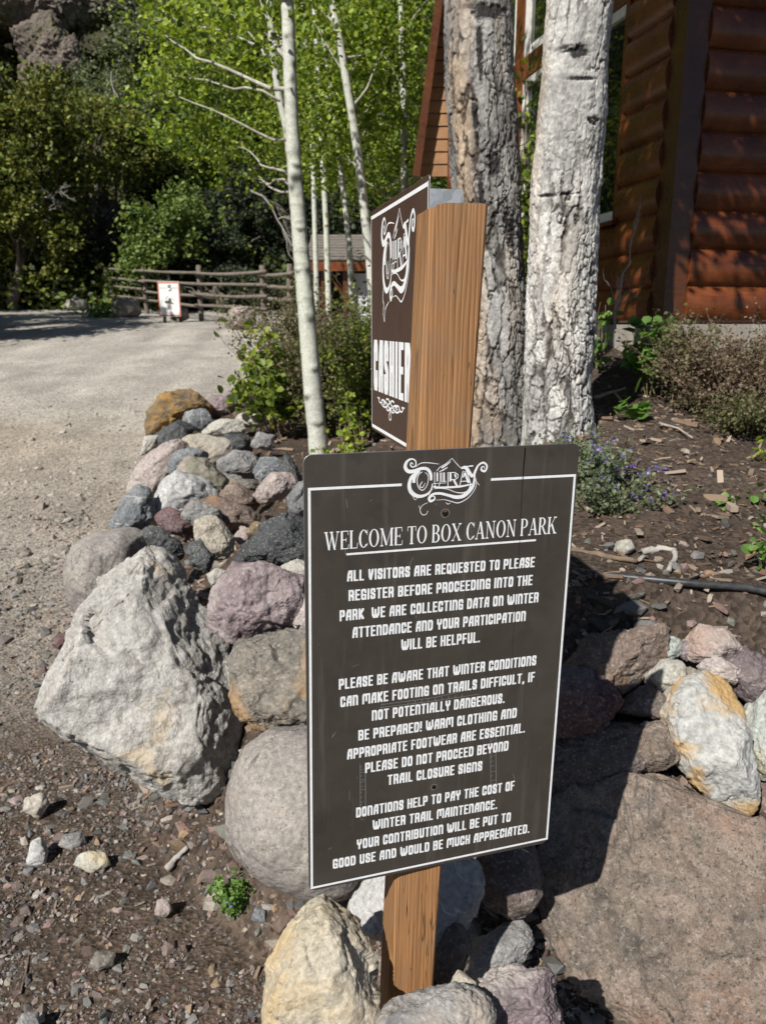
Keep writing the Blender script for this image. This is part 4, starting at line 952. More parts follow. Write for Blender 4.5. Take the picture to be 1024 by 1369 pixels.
M.stroke([TF(*p) for p in ((150,450),(120,520),(150,555),(135,600),(170,645),(178,605),(210,570),(300,540))], np.array([10,10,12,10,8,8,10,6]) * (e1[0] - e0[0]) / 840)
child(M.mb, 'emblem', M_VINYL, cpn, False, OFFC)
M = Marks(onc); f0, f1 = cuv(505, 530), cuv(541, 545); fc = (f0[0] + f1[0]) / 2; fw = (f1[0] - f0[0]) / 2; fv = (cuv(522, 541)[1]); fh = HC * .062
for sgn in (-1, 1):
    X = lambda x, y: (fc + sgn * x * fw, fv + y * fh)
    M.stroke([X(*p) for p in ((-.12,.45),(.1,.2),(.35,-.05),(.62,-.1),(.66,.2),(.42,.36),(.2,.15),(-.05,-.2),(-.15,-.32),(-.3,-.25))], .0032)
    M.stroke([X(*p) for p in ((.35,.12),(.45,.0),(.52,.12),(.42,.2))], .0026); M.stroke([X(*p) for p in ((.62,.05),(.78,.18),(.9,.0),(.82,-.12),(1.0,-.15))], .0028); M.stroke([X(*p) for p in ((0,.35),(.15,.5),(.28,.42),(.2,.3))], .0026)
M.stroke([(fc, fv + .45 * fh), (fc + .08 * fw, fv + .9 * fh), (fc, fv + 1.1 * fh), (fc - .08 * fw, fv + .9 * fh), (fc, fv + .45 * fh)], .0026)
child(M.mb, 'flourish', M_VINYL, cpn, False, OFFC)
# galvanised angle bracket: one leg on the post back, one along the panel
bp = at(575, 252, 1.150); be = hit(618.5, 252, bp, -E2); bw_ = (be - bp) @ E1
mb = MB(); zb_ = near[2] + ZB * .96
cz = (bp[2] + zb_) / 2; hz_ = (bp[2] - zb_) / 2
mb.box(np.array([*(bp + E1 * bw_ / 2)[:2], cz]) + E2 * .0, [E1, E2, [0, 0, 1]], (bw_ / 2, .0012, hz_))
mb.box(np.array([*(bp + E1 * .0034 + E2 * .022)[:2], cz]), [E1, E2, [0, 0, 1]], (.0012, .020, hz_))
child(mb, 'bracket', M_GALV, cpn, False, OFFC)

# ------------------------------------------------------------------ log house
HC0 = np.array([1.49, 4.2, 1.55]); H1 = np.array([.974, .2266, 0]); H2 = np.array([-.2266, .974, 0]); HZ = np.array([0, 0, 1.])
def hp(a, s, z): return HC0 + H1 * a + H2 * s + HZ * (z - 1.55)
def stain_mat(name, c0, c1, c2, rough=.27, scale=(1, 1, 1)):
    t = NT(name); v = t.coords(scale, rnd=False)
    n_ = t.noise(v, 5, 5, .6, .5); col = t.ramp(n_, [(.3, c0), (.5, c1), (.72, c2)])
    tc = t.n('TexCoord'); mp = t.n('Mapping'); mp.inputs['Scale'].default_value = (3, 3, 70); t.l(tc.outputs['Object'], mp.inputs[0])
    g = t.noise(mp.outputs[0], 2.2, 5, .65); col = t.mix(t.ramp(g, [(.42, 0.), (.7, .6)]), col, t.mix(1., col, (.5, .46, .42), 'MULTIPLY'))
    n3 = t.noise(v, 26, 3, .6)
    kn = t.ramp(t.voro(v, 2.6), [(.05, .9), (.09, 0.)]); col = t.mix(kn, col, tuple(k * .35 for k in c0))
    return t.done(col, t.ramp(n3, [(.3, rough * .8), (.7, rough * 1.5)]), t.bump(g, .12, .004), .5)
M_LOG = stain_mat('red_brown_log_stain', (.080, .022, .008), (.15, .043, .014), (.235, .074, .023))
M_TRIM = stain_mat('dark_trim_stain', (.060, .020, .008), (.09, .030, .012), (.12, .042, .016))
M_PLANK = stain_mat('orange_plank_stain', (.22, .10, .04), (.30, .15, .06), (.36, .19, .085), .5)
t = NT('concrete_foundation'); v = t.coords(rnd=False); n_ = t.noise(v, 6, 6, .65); t.done(t.ramp(n_, [(.3, (.24, .215, .18)), (.7, (.36, .33, .285))]), .9, t.bump(t.noise(v, 60, 4), .3, .004), .2); M_CONC = t.m
t = NT('window_glass'); v = t.coords(rnd=False); t.done((.010, .014, .011), .025, t.bump(t.noise(v, 2.6, 1, .3), .012, .02), .8); M_GLASS = t.m; t.b.inputs['IOR'].default_value = 1.6
t = NT('white_window_vinyl'); v = t.coords(rnd=False); t.done(t.ramp(t.noise(v, 30, 3), [(.3, (.62, .60, .56)), (.7, (.74, .72, .68))]), .5, None, .4); M_WFR = t.m
house = empty('log_cabin', hp(0, 0, 1.2), 'red brown log sided house on a concrete foundation behind the two big trunks', 'house')
HO = np.array(house.location)
def hchild(mbd, name, mat, smooth=False, parent=None, po=None):
    o = mbd.build(name, mat, None, smooth, HO); o.parent = parent or house; o.location = (0, 0, 0); return o
LOGP = .188
def log_wall(p_fn, a0, a1, z0, z1, outn, name):
    """convex log courses running along a0..a1"""
    mbd = MB(); na = max(2, int((a1 - a0) / .06)); A_ = np.linspace(a0, a1, na); k = 0; z = z0
    while z < z1 - .01:
        zz_ = np.linspace(0, 1, 15); zb = np.minimum(z + LOGP * zz_, z1)
        prof = .05 * np.sin(np.pi * np.clip(zz_ * .97 + .015, 0, 1)) ** .5 * (1 - .12 * zz_)
        V = np.array([p_fn(a, zq) + outn * (pq + .0025 * vnoise(np.array([[a * 1.5, zq * 9, k * 3.1]]), 8)[0]) for a in A_ for pq, zq in zip(prof, zb)])
        i, j = np.meshgrid(np.arange(na - 1), np.arange(14), indexing='ij')
        q = np.stack([i*15+j, (i+1)*15+j, (i+1)*15+j+1, i*15+j+1], -1).reshape(-1, 4)
        mbd.add(V, q)
        for e in (0, na - 1): mbd.add(V[e*15:(e+1)*15], P=list(range(15)))
        z += LOGP; k += 1
    return hchild(mbd, name, M_LOG, True)
nR, nL = -H2, -H1
zfT = 1.55
log_wall(lambda a, z: hp(a, 0, z), .10, 5.0, zfT + .002, 5.2, nR, 'log_wall')
log_wall(lambda a, z: hp(0, a, z), .10, .53, zfT + .002, 5.2, nL, 'log_wall')
log_wall(lambda a, z: hp(0, a, z), .533, 4.3, zfT + .002, 2.10, nL, 'log_wall')
mb = MB(); ax = [H1, H2, HZ]
mb.box(hp(.035, .035, 3.37), ax, (.062, .062, 1.82)); hchild(mb, 'corner_board', M_TRIM)
mb = MB(); mb.box(hp(2.55, .06, 1.03), ax, (2.55, .09, .515)); mb.box(hp(.06, 2.3, 1.03), ax, (.088, 2.15, .512)); hchild(mb, 'foundation', M_CONC)
mb = MB(); mb.box(hp(2.6, 2.25, 3.5), ax, (2.45, 2.05, 1.9)); hchild(mb, 'wall_core', M_TRIM)
# windows of the long left wall
def bar(mbd, s0, s1, z0, z1, o0, o1): mbd.box(hp(-(o0 + o1) / 2, (s0 + s1) / 2, (z0 + z1) / 2), ax, ((o1 - o0) / 2, (s1 - s0) / 2, (z1 - z0) / 2))
mb = MB(); bar(mb, .535, .575, 2.13, 5.2, .0, .028); bar(mb, 2.02, 2.16, 2.13, 5.2, .0, .03); bar(mb, 3.62, 3.76, 2.13, 5.2, 0, .03)
bar(mb, .577, 2.018, 3.26, 3.40, .0, .026); bar(mb, 2.162, 3.618, 3.26, 3.40, .0, .026); bar(mb, .537, 3.75, 2.104, 2.128, 0, .05); hchild(mb, 'window_casing', M_LOG)
for s0, s1 in ((.577, 2.018), (2.162, 3.618)):
    for z0, z1 in ((2.13, 3.258), (3.402, 5.19)):
        wt = MB(); f_ = .055; fn_ = .014 if s0 < 1 else f_
        bar(wt, s0 + .002, s0 + fn_, z0 + .002, z1 - .002, -.02, .018); bar(wt, s1 - f_, s1 - .002, z0 + .002, z1 - .002, -.02, .018)
        bar(wt, s0 + fn_ + .001, s1 - f_ - .001, z0 + .002, z0 + f_, -.02, .018); bar(wt, s0 + fn_ + .001, s1 - f_ - .001, z1 - f_, z1 - .002, -.02, .018)
        wf = hchild(wt, 'window', M_WFR)
        pn = MB(); pn.box(hp(.010, (s0 + fn_ + s1 - f_) / 2, (z0 + z1) / 2), ax, (.004, (s1 - s0 - fn_ - f_) / 2 - .002, (z1 - z0) / 2 - f_ - .002))
        hchild(pn, 'pane', M_GLASS, parent=wf)
# plank clad wing with a leaning dark rake board
wy = 8.0
qa, qb, qc, qd = at(560, 236, wy), at(720, 236, wy), at(720, -160, wy), at(612, -160, wy)
qa, qb, qc, qd = [np.array([p[0], wy - .02 * k, p[2]]) for k, p in enumerate((qa, qb, qc, qd))]
mb = MB(); nb = 22
for k in range(nb):
    f0, f1 = k / nb, (k + .94) / nb
    l0, l1 = qa + (qd - qa) * f0, qa + (qd - qa) * f1; r0, r1 = qb + (qc - qb) * f0, qb + (qc - qb) * f1
    d_ = np.array([0, .03, 0]); fr = np.array([0, -.012, 0])
    mb.add([l0 + fr, r0 + fr, r1, l1, l0 + d_, r0 + d_, r1 + d_, l1 + d_], [[0,1,2,3],[4,7,6,5],[0,4,5,1],[3,2,6,7],[0,3,7,4],[1,5,6,2]])
hchild(mb, 'gable_planks', M_PLANK)
mb = MB(); rk = (qd - qa) / np.linalg.norm(qd - qa); mb.box((qa + qd) / 2 + np.array([-.03, -.05, 0]), [np.cross(rk, [0, 1, 0]), [0, 1, 0], rk], (.035, .10, np.linalg.norm(qd - qa) / 2 + .02)); hchild(mb, 'rake_board', M_TRIM)
# roof high above the frame
mb = MB(); mb.box(hp(2.5, 2.1, 5.5), [H1, (H2 + HZ * .25) / 1.031, np.cross(H1, (H2 + HZ * .25) / 1.031)], (2.9, 2.5, .06)); hchild(mb, 'roof', M_TRIM)

# ------------------------------------------------------------------ shed with shingled roof
t = NT('grey_wood_shingles'); v = t.coords(rnd=False)
br = t.n('TexBrick'); br.inputs['Scale'].default_value = 6; br.inputs['Color1'].default_value = (.19, .17, .145, 1); br.inputs['Color2'].default_value = (.26, .235, .20, 1); br.inputs['Mortar'].default_value = (.06, .05, .045, 1); br.inputs['Mortar Size'].default_value = .03
t.l(v, br.inputs[0]); t.done(t.mix(t.ramp(t.noise(v, 12, 4), [(.3, 0.), (.7, .6)]), br.outputs[0], (.15, .13, .11)), .9, t.bump(br.outputs[1], .6, .02), .2); M_SHIN = t.m
sY = 14.0; sl, sr = at(417, 352, sY), at(600, 352, sY); zE = sl[2]; gz0 = ground_z(sl[0] + 1, sY) - .1
shed = empty('shed', ((sl[0] + sr[0]) / 2, sY + .8, gz0), 'small shed with a grey shingle roof and reddish fascia beyond the thin aspens', 'shed'); SO = np.array(shed.location)
def schild(mbd, name, mat): o = mbd.build(name, mat, None, False, SO); o.parent = shed; o.location = (0, 0, 0); return o
I3 = np.eye(3); xm, xw = (sl[0] + sr[0]) / 2, (sr[0] - sl[0]) / 2
mb = MB(); a_ = math.atan2(.52, 1.2); rx_ = np.array([1., 0, 0]); ry_ = np.array([0, math.cos(a_), math.sin(a_)]); rz_ = np.cross(rx_, ry_)
for k in range(9):
    mb.box(np.array([xm, sY, zE]) + ry_ * (.07 + k * .15) + rz_ * (.05 + .012), [rx_, (ry_ - rz_ * .08) / 1.003, rz_], (xw + .1 + .004 * (k % 3), .085, .012))
mb.box(np.array([xm, sY, zE]) + ry_ * .68 + rz_ * .02, [rx_, ry_, rz_], (xw + .08, .68, .02))
a2 = np.array([0, -math.cos(a_), math.sin(a_)]); mb.box(np.array([xm, sY + 2.48, zE]) + a2 * .68 + np.cross(rx_, -a2) * -.02, [rx_, a2, np.cross(rx_, a2)], (xw + .08, .68, .03))
schild(mb, 'roof', M_SHIN)
mb = MB(); mb.box([xm, sY - .03, zE - .055], I3, (xw + .09, .02, .075)); schild(mb, 'fascia', M_LOG)
mb = MB(); mb.box([xm, sY + 2.1, (zE + gz0) / 2], I3, (xw, .05, (zE - gz0) / 2)); mb.box([sl[0] + .06, sY + 1.1, (zE + gz0) / 2], I3, (.05, .95, (zE - gz0) / 2)); schild(mb, 'wall', M_TRIM)
for x_ in (sl[0] + .2, at(462, 352, sY)[0], sr[0] - .2):
    mb = MB(); mb.box([x_, sY + .15, (zE + gz0) / 2 - .06], I3, (.055, .055, (zE - gz0) / 2 - .06)); schild(mb, 'corner_post', M_TRIM)

t = NT('white_shed_panel'); v = t.coords(rnd=False); t.done(t.ramp(t.noise(v, 5, 3), [(.3, (.50, .52, .55)), (.7, (.62, .64, .66))]), .6, None, .3); M_WP = t.m
mb = MB(); x0_, x1_ = at(466, 360, sY)[0], at(520, 360, sY)[0]; mb.box([(x0_ + x1_) / 2, sY + .35, (zE - .15 + gz0) / 2], I3, ((x1_ - x0_) / 2, .03, (zE - .15 - gz0) / 2)); schild(mb, 'white_panel', M_WP)

# ------------------------------------------------------------------ split rail fence
t = NT('weathered_fence_rail'); v = t.coords((1, 1, 1), rnd=False); n_ = t.noise(v, 14, 5, .65); t.done(t.ramp(n_, [(.3, (.10, .082, .068)), (.7, (.20, .172, .145))]), .9, t.bump(t.noise(v, 40, 4), .4, .01), .2); M_RAIL = t.m
FP = [(60, 404, 26.5), (127, 412, 23.5), (196, 422, 20.5), (269, 432, 17.8), (354, 438, 15.6), (388, 441, 14.9)]
fps = []
for px, py, Y in FP:
    p = at(px, py, Y); p[2] = ground_z(p[0], p[1]); fps.append(p)
fence = empty('rail_fence', fps[2], 'weathered four rail wooden fence along the far side of the gravel road', 'fence'); FO = np.array(fence.location)
def fchild(mbd, name): o = mbd.build(name, M_RAIL, None, True, FO); o.parent = fence; o.location = (0, 0, 0); return o
for k, p in enumerate(fps):
    mb = MB(); h = 1.20 + random.uniform(-.04, .06); lx = random.uniform(-.03, .03)
    zz_ = np.linspace(-.3, h, 9); mb.tube([[p[0] + lx * z + random.gauss(0, .005), p[1] + .06, p[2] + z] for z in zz_], .075 * np.array([1.05, 1.05, 1, 1, .98, .98, .96, .95, .9]) * .78, 9); fchild(mb, 'post')
for k in range(len(fps) - 1):
    for r, hz in enumerate((.34, .58, .81, 1.04)):
        a, b = fps[k].copy(), fps[k + 1].copy(); off = -.05 if (k % 2) else .02
        a[2] += hz + random.uniform(-.03, .03); b[2] += hz + random.uniform(-.03, .03) + (.02 if k % 2 else 0)
        d = (b - a) / np.linalg.norm(b - a); a -= d * .16; b += d * .16; a[1] -= .09 - off; b[1] -= .09 - off
        tt = np.linspace(0, 1, 9); bend = np.sin(tt * np.pi) * random.uniform(-.04, .02)
        mb = MB(); mb.tube([a + (b - a) * q + np.array([0, 0, s_]) for q, s_ in zip(tt, bend)], .035 * np.random.default_rng(k * 9 + r).uniform(.85, 1.1, 9), 7); fchild(mb, 'rail')

# ------------------------------------------------------------------ white speed sign by the fence
Y5 = 17.2; a5, b5 = at(210.5, 376.5, Y5), at(242.5, 423, Y5)
w5, h5 = b5[0] - a5[0], a5[2] - b5[2]; z5 = b5[2] + .02
sg = empty('speed_sign', ((a5[0] + b5[0]) / 2, Y5, ground_z(a5[0], Y5)), 'white red bordered speed sign with a 5 and a mountain drawing at the fence', 'road sign'); GO = np.array(sg.location)
def s5(u, v, lift=0.0): return np.array([a5[0] + u * w5, Y5 - lift, b5[2] + (1 - v) * h5])
def gchild(mbd, name, mat): o = mbd.build(name, mat, None, False, GO); o.parent = sg; o.location = (0, 0, 0); return o
def flat_mat(name, c, rough=.5):
    t = NT(name); v = t.coords(rnd=False); n_ = t.noise(v, 40, 4, .6); return t.done(t.ramp(n_, [(.3, tuple(k * .88 for k in c)), (.7, c)]), rough, None, .3)
M_SGW, M_SGR, M_SGG, M_SGL = flat_mat('white_sign_face', (.78, .77, .75)), flat_mat('faded_red_border', (.50, .13, .085)), flat_mat('dark_green_drawing', (.07, .085, .075)), flat_mat('faded_grey_print', (.50, .47, .46))
mb = sheet(round_rect(1, 1, .03, 4), lambda x, y, z: s5(x, y, z), .02); gchild(mb, 'panel', M_SGW)
M = Marks(lambda x, y, z: s5(x, y, z), .003, .0003)
for p_, q_ in (((.02, .03), (.98, .03)), ((.02, .97), (.98, .97))): M.stroke([p_, q_], .035, sub=1)
for p_, q_ in (((.025, .02), (.025, .98)), ((.975, .02), (.975, .98))): M.stroke([p_, q_], .05, sub=1)
gchild(M.mb, 'border', M_SGR)
M = Marks(lambda x, y, z: s5(x, y, z), .003, .0003)
M.stroke([(.62, .115), (.50, .115), (.49, .165), (.56, .16), (.62, .20), (.58, .255), (.49, .25)], .035, sub=3)
gchild(M.mb, 'numeral', M_SGG)
M = Marks(lambda x, y, z: s5(x, y, z), .003, .0003)
for x in (.10, .17, .24, .31, .38, .68, .75, .82, .89): M.stroke([(x, .15), (x, .21)], .028, sub=1)
for x in np.arange(.2, .62, .075): M.stroke([(x, .75), (x, .79)], .035, sub=1)
for x in np.arange(.3, .56, .075): M.stroke([(x, .86), (x, .91)], .035, sub=1)
gchild(M.mb, 'faded_lettering', M_SGL)
M = Marks(lambda x, y, z: s5(x, y, z), .003, .0003)
M.hull([(.28, .56), (.31, .62), (.52, .62), (.74, .645), (.60, .585), (.40, .545)]); M.hull([(.44, .56), (.50, .47), (.56, .46), (.60, .52), (.60, .575)]); M.stroke([(.36, .49), (.42, .41), (.46, .45)], .014, sub=1); M.stroke([(.62, .42), (.68, .50), (.74, .57)], .014, sub=1)
gchild(M.mb, 'mountain_drawing', M_SGG)
for q in (.2, .8):
    mb = MB(); c_ = s5(q, .5, -.06); mb.box([c_[0], c_[1], (c_[2] + GO[2]) / 2 + .05], I3, (.03, .02, (c_[2] - GO[2]) / 2 + .2)); gchild(mb, 'support_stake', M_RAIL)


# ------------------------------------------------------------------ foliage tools
M_LEAF = leaf_mat('green_leaf', .45); M_FARLEAF = leaf_mat('far_foliage_leaf', .35, .6); M_PETAL = leaf_mat('purple_petal', .3)
PALS = {k: np.array(v) for k, v in {
 'aspen': [(.20,.28,.032),(.28,.36,.045),(.14,.21,.026),(.36,.43,.08),(.085,.135,.02)],
 'olive': [(.15,.175,.035),(.21,.23,.045),(.09,.115,.025),(.26,.26,.06),(.06,.08,.018)],
 'greygreen': [(.13,.16,.075),(.18,.205,.10),(.09,.12,.05),(.22,.24,.13)],
 'mid': [(.12,.175,.04),(.17,.235,.05),(.07,.115,.028),(.22,.28,.07)],
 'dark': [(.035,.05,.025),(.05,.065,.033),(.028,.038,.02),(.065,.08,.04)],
 'lime': [(.24,.32,.04),(.32,.38,.06),(.15,.23,.03),(.38,.42,.09)],
 'shrub': [(.11,.16,.03),(.17,.225,.04),(.27,.32,.05),(.07,.105,.022)],
 'juniper': [(.15,.15,.06),(.19,.18,.085),(.11,.115,.05),(.24,.20,.12),(.07,.09,.03)],
 'dry': [(.24,.18,.12),(.30,.23,.16),(.17,.12,.085),(.20,.16,.10)],
 'mint': [(.15,.19,.10),(.20,.24,.14),(.11,.15,.075),(.26,.29,.19)],
 'fresh': [(.13,.25,.05),(.18,.31,.07),(.10,.19,.04),(.24,.36,.10)],
 'purple': [(.20,.15,.48),(.26,.21,.58),(.15,.11,.38),(.34,.29,.62)],
 'deadgrey': [(.26,.24,.215),(.20,.18,.16),(.32,.30,.27)],
}.items()}
def leaves(P, size, pal, rs, up=.5, shape='kite', fold=.25, aspect=.8):
    n = len(P); size = np.broadcast_to(size, (n,)) * rs.uniform(.65, 1.3, n)
    N_ = rs.normal(size=(n, 3)); N_[:, 2] += up * 1.5; N_ /= np.linalg.norm(N_, axis=1)[:, None]
    A = rs.normal(size=(n, 3)); A -= N_ * np.sum(A * N_, 1)[:, None]; A /= np.linalg.norm(A, axis=1)[:, None]; B = np.cross(N_, A)
    if shape == 'kite': pr = np.array([(-.5, 0, 0), (.05, aspect * .5, fold * .5), (.5, 0, 0), (.05, -aspect * .5, fold * .5)]); fq = np.array([[0, 3, 2, 1]])
    else: pr = np.array([(-.5, 0, 0), (-.25, .36 * aspect / .8, fold * .35), (.18, .38 * aspect / .8, fold * .4), (.5, 0, -.05), (.18, -.38 * aspect / .8, fold * .4), (-.25, -.36 * aspect / .8, fold * .35)]); fq = np.array([[0, 3, 2, 1], [0, 5, 4, 3]])
    m = len(pr)
    V = P[:, None, :] + size[:, None, None] * (pr[None, :, 0:1] * A[:, None] + pr[None, :, 1:2] * B[:, None] + pr[None, :, 2:3] * N_[:, None])
    Q = (fq[None] + (np.arange(n) * m)[:, None, None]).reshape(-1, 4)
    c = pal[rs.integers(0, len(pal), n)] * rs.uniform(.75, 1.2, (n, 1))
    return V.reshape(-1, 3), Q, np.repeat(c, m, 0)
def clumps(ells, ncl, per, rc, rs, shell=.35):
    """clump centres inside ellipsoids (c, r), leaves gaussian round each centre"""
    vol = np.array([e[1][0] * e[1][1] * e[1][2] for e in ells]) ** .67; vol /= vol.sum(); out, cen = [], []
    for (c, r), f in zip(ells, vol):
        k = max(1, int(ncl * f)); d = rs.normal(size=(k, 3)); d /= np.linalg.norm(d, axis=1)[:, None]
        q = np.array(c) + d * np.array(r) * (shell + (1 - shell) * rs.random((k, 1)) ** .5); cen.append(q)
        pp = q.repeat(per, 0) + rs.normal(size=(k * per, 3)) * np.array([1, 1, .6]) * (rc * rs.uniform(.5, 1.3, (k, 1))).repeat(per, 0) * .55
        out.append(pp)
    return np.concatenate(out), np.concatenate(cen)
def bark_mat(name, a, b, sc=8):
    t = NT(name); v = t.coords((1, 1, .3), rnd=True); n_ = t.noise(v, sc, 5, .65); return t.done(t.ramp(n_, [(.3, a), (.7, b)]), .9, t.bump(n_, .6, .03), .2)
M_BARK = bark_mat('grey_brown_bark', (.055, .045, .036), (.15, .13, .11)); M_TWIG = bark_mat('brown_twig', (.10, .07, .05), (.22, .165, .12), 20); M_DEAD = bark_mat('dead_grey_wood', (.22, .20, .18), (.40, .37, .34), 14)
M_DARKWOOD = bark_mat('dark_rotten_wood', (.022, .017, .015), (.075, .06, .052), 5); M_STEM = bark_mat('green_brown_stem', (.09, .085, .04), (.16, .14, .07), 20)
def wander(a, b, rs, n=6, j=.06):
    a, b = np.array(a, float), np.array(b, float); L_ = np.linalg.norm(b - a); tt = np.linspace(0, 1, n)[:, None]
    p = a + (b - a) * tt; o = np.cumsum(rs.normal(size=(n, 3)) * L_ * j / 2, 0); o -= o[:1]; o -= tt * o[-1:]; return p + o
def tchild(o, parent): wl = np.array(o.location); o.parent = parent; o.location = (wl - np.array(parent.location)).tolist(); return o
def tree(name, label, base, ells, pal, leaf=.16, ncl=160, per=36, rc=.5, tr=.14, seed=0, group=None, cat='tree', mat=None, bark=None, limbs=10, trunk_top=None, shape='kite', up=.5, shell=.35, twigs=0, pal2=None):
    rs = np.random.default_rng(seed + 500); base = np.array(base, float)
    root_ = empty(name, base, label, cat, group)
    far = mat is None and leaf > .1
    if far: leaf *= .74; per = int(per * 1.5); rc *= .82
    P, cen = clumps(ells, ncl, per, rc, rs, shell)
    if far:
        gt = vnoise(P * [.85, .85, .6] + seed * 3.7, seed) + .55 * vnoise(P * 2.1 + 9, seed + 1); P = P[gt > -.22]; P[:, 2] -= .35 * np.clip(vnoise(P * .7 + 50, seed + 2), 0, 1)
    V, Q, C_ = leaves(P, leaf, PALS[pal], rs, up, shape)
    o = mesh_np('crown', V, Q, mat or M_FARLEAF, None, C_, False, base); tchild(o, root_)
    top = np.array(trunk_top if trunk_top is not None else np.mean([e[0] for e in ells], 0)); mbd = MB()
    tp = wander(base - [0, 0, .3], top, rs, 9, .05); mbd.tube(tp, np.linspace(tr, tr * .35, 9), 10)
    for k in range(limbs):
        e = cen[rs.integers(0, len(cen))]; i0 = rs.integers(3, 8); mbd.tube(wander(tp[i0], e, rs, 6, .14), np.linspace(tr * .38, tr * .06, 6), 6)
    o = mbd.build('trunk', bark or M_BARK, None, True, base); tchild(o, root_)
    return root_
def pxell(px, py, rx, ry, Y, dz=.8):
    k = Y / F * 1.0; return (at(px, py, Y), np.array([rx * k, rx * k * dz, ry * k]))

# ------------------------------------------------------------------ trees on the far slope
FG = 'trees on the slope beyond the fence'
BT = [
 # name, label, base px x, Y, ellipses(px,py,rx,ry), palette, leaf, ncl, per
 ('maple_tree', 'wide olive leafed tree at the left picture edge behind the road', 20, 22, [(20,150,75,60),(70,210,60,55),(10,240,70,80),(45,310,60,60),(95,250,30,40)], 'olive', .17, 420, 46, .55),
 ('willow_tree', 'grey green drooping tree below the rocky cliff at upper left', 205, 34, [(165,70,60,60),(215,90,70,70),(270,120,50,70),(190,140,60,40)], 'greygreen', .22, 360, 46, .7),
 ('juniper_tree', 'rounded dark juniper in the middle of the left slope', 140, 30, [(138,122,36,36),(150,160,34,30)], 'greygreen', .13, 170, 60, .45),
 ('leafy_tree', 'yellow tipped green tree right of the olive one, mid left slope', 130, 25, [(120,180,50,40),(165,195,45,35),(110,230,40,40)], 'olive', .17, 260, 46, .5),
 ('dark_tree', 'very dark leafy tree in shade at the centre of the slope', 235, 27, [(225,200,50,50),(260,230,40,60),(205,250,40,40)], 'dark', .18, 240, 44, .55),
 ('green_tree', 'bright green bushy tree right behind the white speed sign', 240, 22, [(215,300,40,45),(245,280,40,40),(270,330,50,45),(200,345,30,30)], 'mid', .16, 330, 46, .45),
 ('tall_green_tree', 'tall green tree left of the white aspen trunk', 310, 26, [(300,90,60,80),(330,170,60,60),(280,190,50,50)], 'mid', .18, 380, 46, .6),
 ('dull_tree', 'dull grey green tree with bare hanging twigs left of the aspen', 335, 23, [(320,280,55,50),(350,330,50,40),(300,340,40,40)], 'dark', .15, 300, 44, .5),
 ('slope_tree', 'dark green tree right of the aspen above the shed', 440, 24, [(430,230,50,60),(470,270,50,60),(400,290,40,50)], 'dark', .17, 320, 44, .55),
 ('broad_tree', 'mid green tree at the back between the aspens and the house', 530, 26, [(500,120,60,90),(550,220,60,90),(470,60,60,70)], 'mid', .19, 400, 44, .6),
 ('ridge_tree', 'green tree high on the ridge at top centre', 400, 38, [(380,30,80,70),(440,-20,80,60),(330,-20,70,60)], 'mid', .26, 360, 44, .9),
 ('corner_tree', 'green tree at the upper left edge below the cliff', -30, 27, [(-50,160,50,60),(-70,240,60,80),(-80,310,50,60)], 'olive', .2, 300, 44, .6),
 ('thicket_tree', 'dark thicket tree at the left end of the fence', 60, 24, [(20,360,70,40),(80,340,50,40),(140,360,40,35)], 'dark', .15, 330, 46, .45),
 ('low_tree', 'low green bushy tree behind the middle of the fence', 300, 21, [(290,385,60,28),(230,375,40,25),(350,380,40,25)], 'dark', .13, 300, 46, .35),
]
for k, (nm, lb, bx, Y, el, pl, lf, nc, pr, rc) in enumerate(BT):
    es = [pxell(*e, Y + .8 * math.sin(i * 2.1 + k)) for i, e in enumerate(el)]; x_ = at(bx, 400, Y)[0]
    tree(nm, lb, (x_, Y, ground_z(x_, Y)), es, pl, lf, nc, pr, rc, .16, k, FG)
# trees left of the frame: they throw the shade on the road and show in the panes
for k, (x_, y_, h_, r_) in enumerate([(-8.6, 12.8, 6.2, 1.6), (-10.8, 14.6, 7.5, 2.4), (-15, 8, 9, 3), (-19, 20, 9, 4), (-14.5, 19, 8, 2.6), (-20, 27, 10, 4), (-24, 16, 10, 4)]):
    g = ground_z(x_, y_); es = [((x_, y_, g + h_ * .62), (r_, r_, h_ * .3)), ((x_ + r_ * .5, y_ + .5, g + h_ * .45), (r_ * .7, r_ * .7, h_ * .2)), ((x_ - r_ * .4, y_ - .3, g + h_ * .5), (r_ * .7, r_ * .8, h_ * .25))]
    tree('roadside_tree', ['smaller leafy tree beside the road beyond the left picture edge', 'taller leafy tree beside the road beyond the left picture edge', 'broad leafy tree nearest the camera beyond the left picture edge', 'largest leafy tree on the slope beyond the left picture edge', 'leafy tree at the upper road bend beyond the left picture edge', 'tall leafy tree high on the slope beyond the left picture edge', 'farthest left leafy tree beyond the picture edge'][k], (x_, y_, g), es, 'mid', .17, 330, 44, .6, .17, 60 + k, 'trees left of the road')

# undergrowth: a continuous mat of leaves over the slope
rs = np.random.default_rng(99); N = 5200
ux, uy = rs.uniform(-34, 14, N), 22.3 + 26 * rs.random(N) ** 1.4; ux = np.where(rs.random(N) < .3, rs.uniform(-16, 3, N), ux)
kp = (np.abs(ux / uy) < .85); ux, uy = ux[kp], uy[kp]; uz = smooth_z(ux, uy)[0]
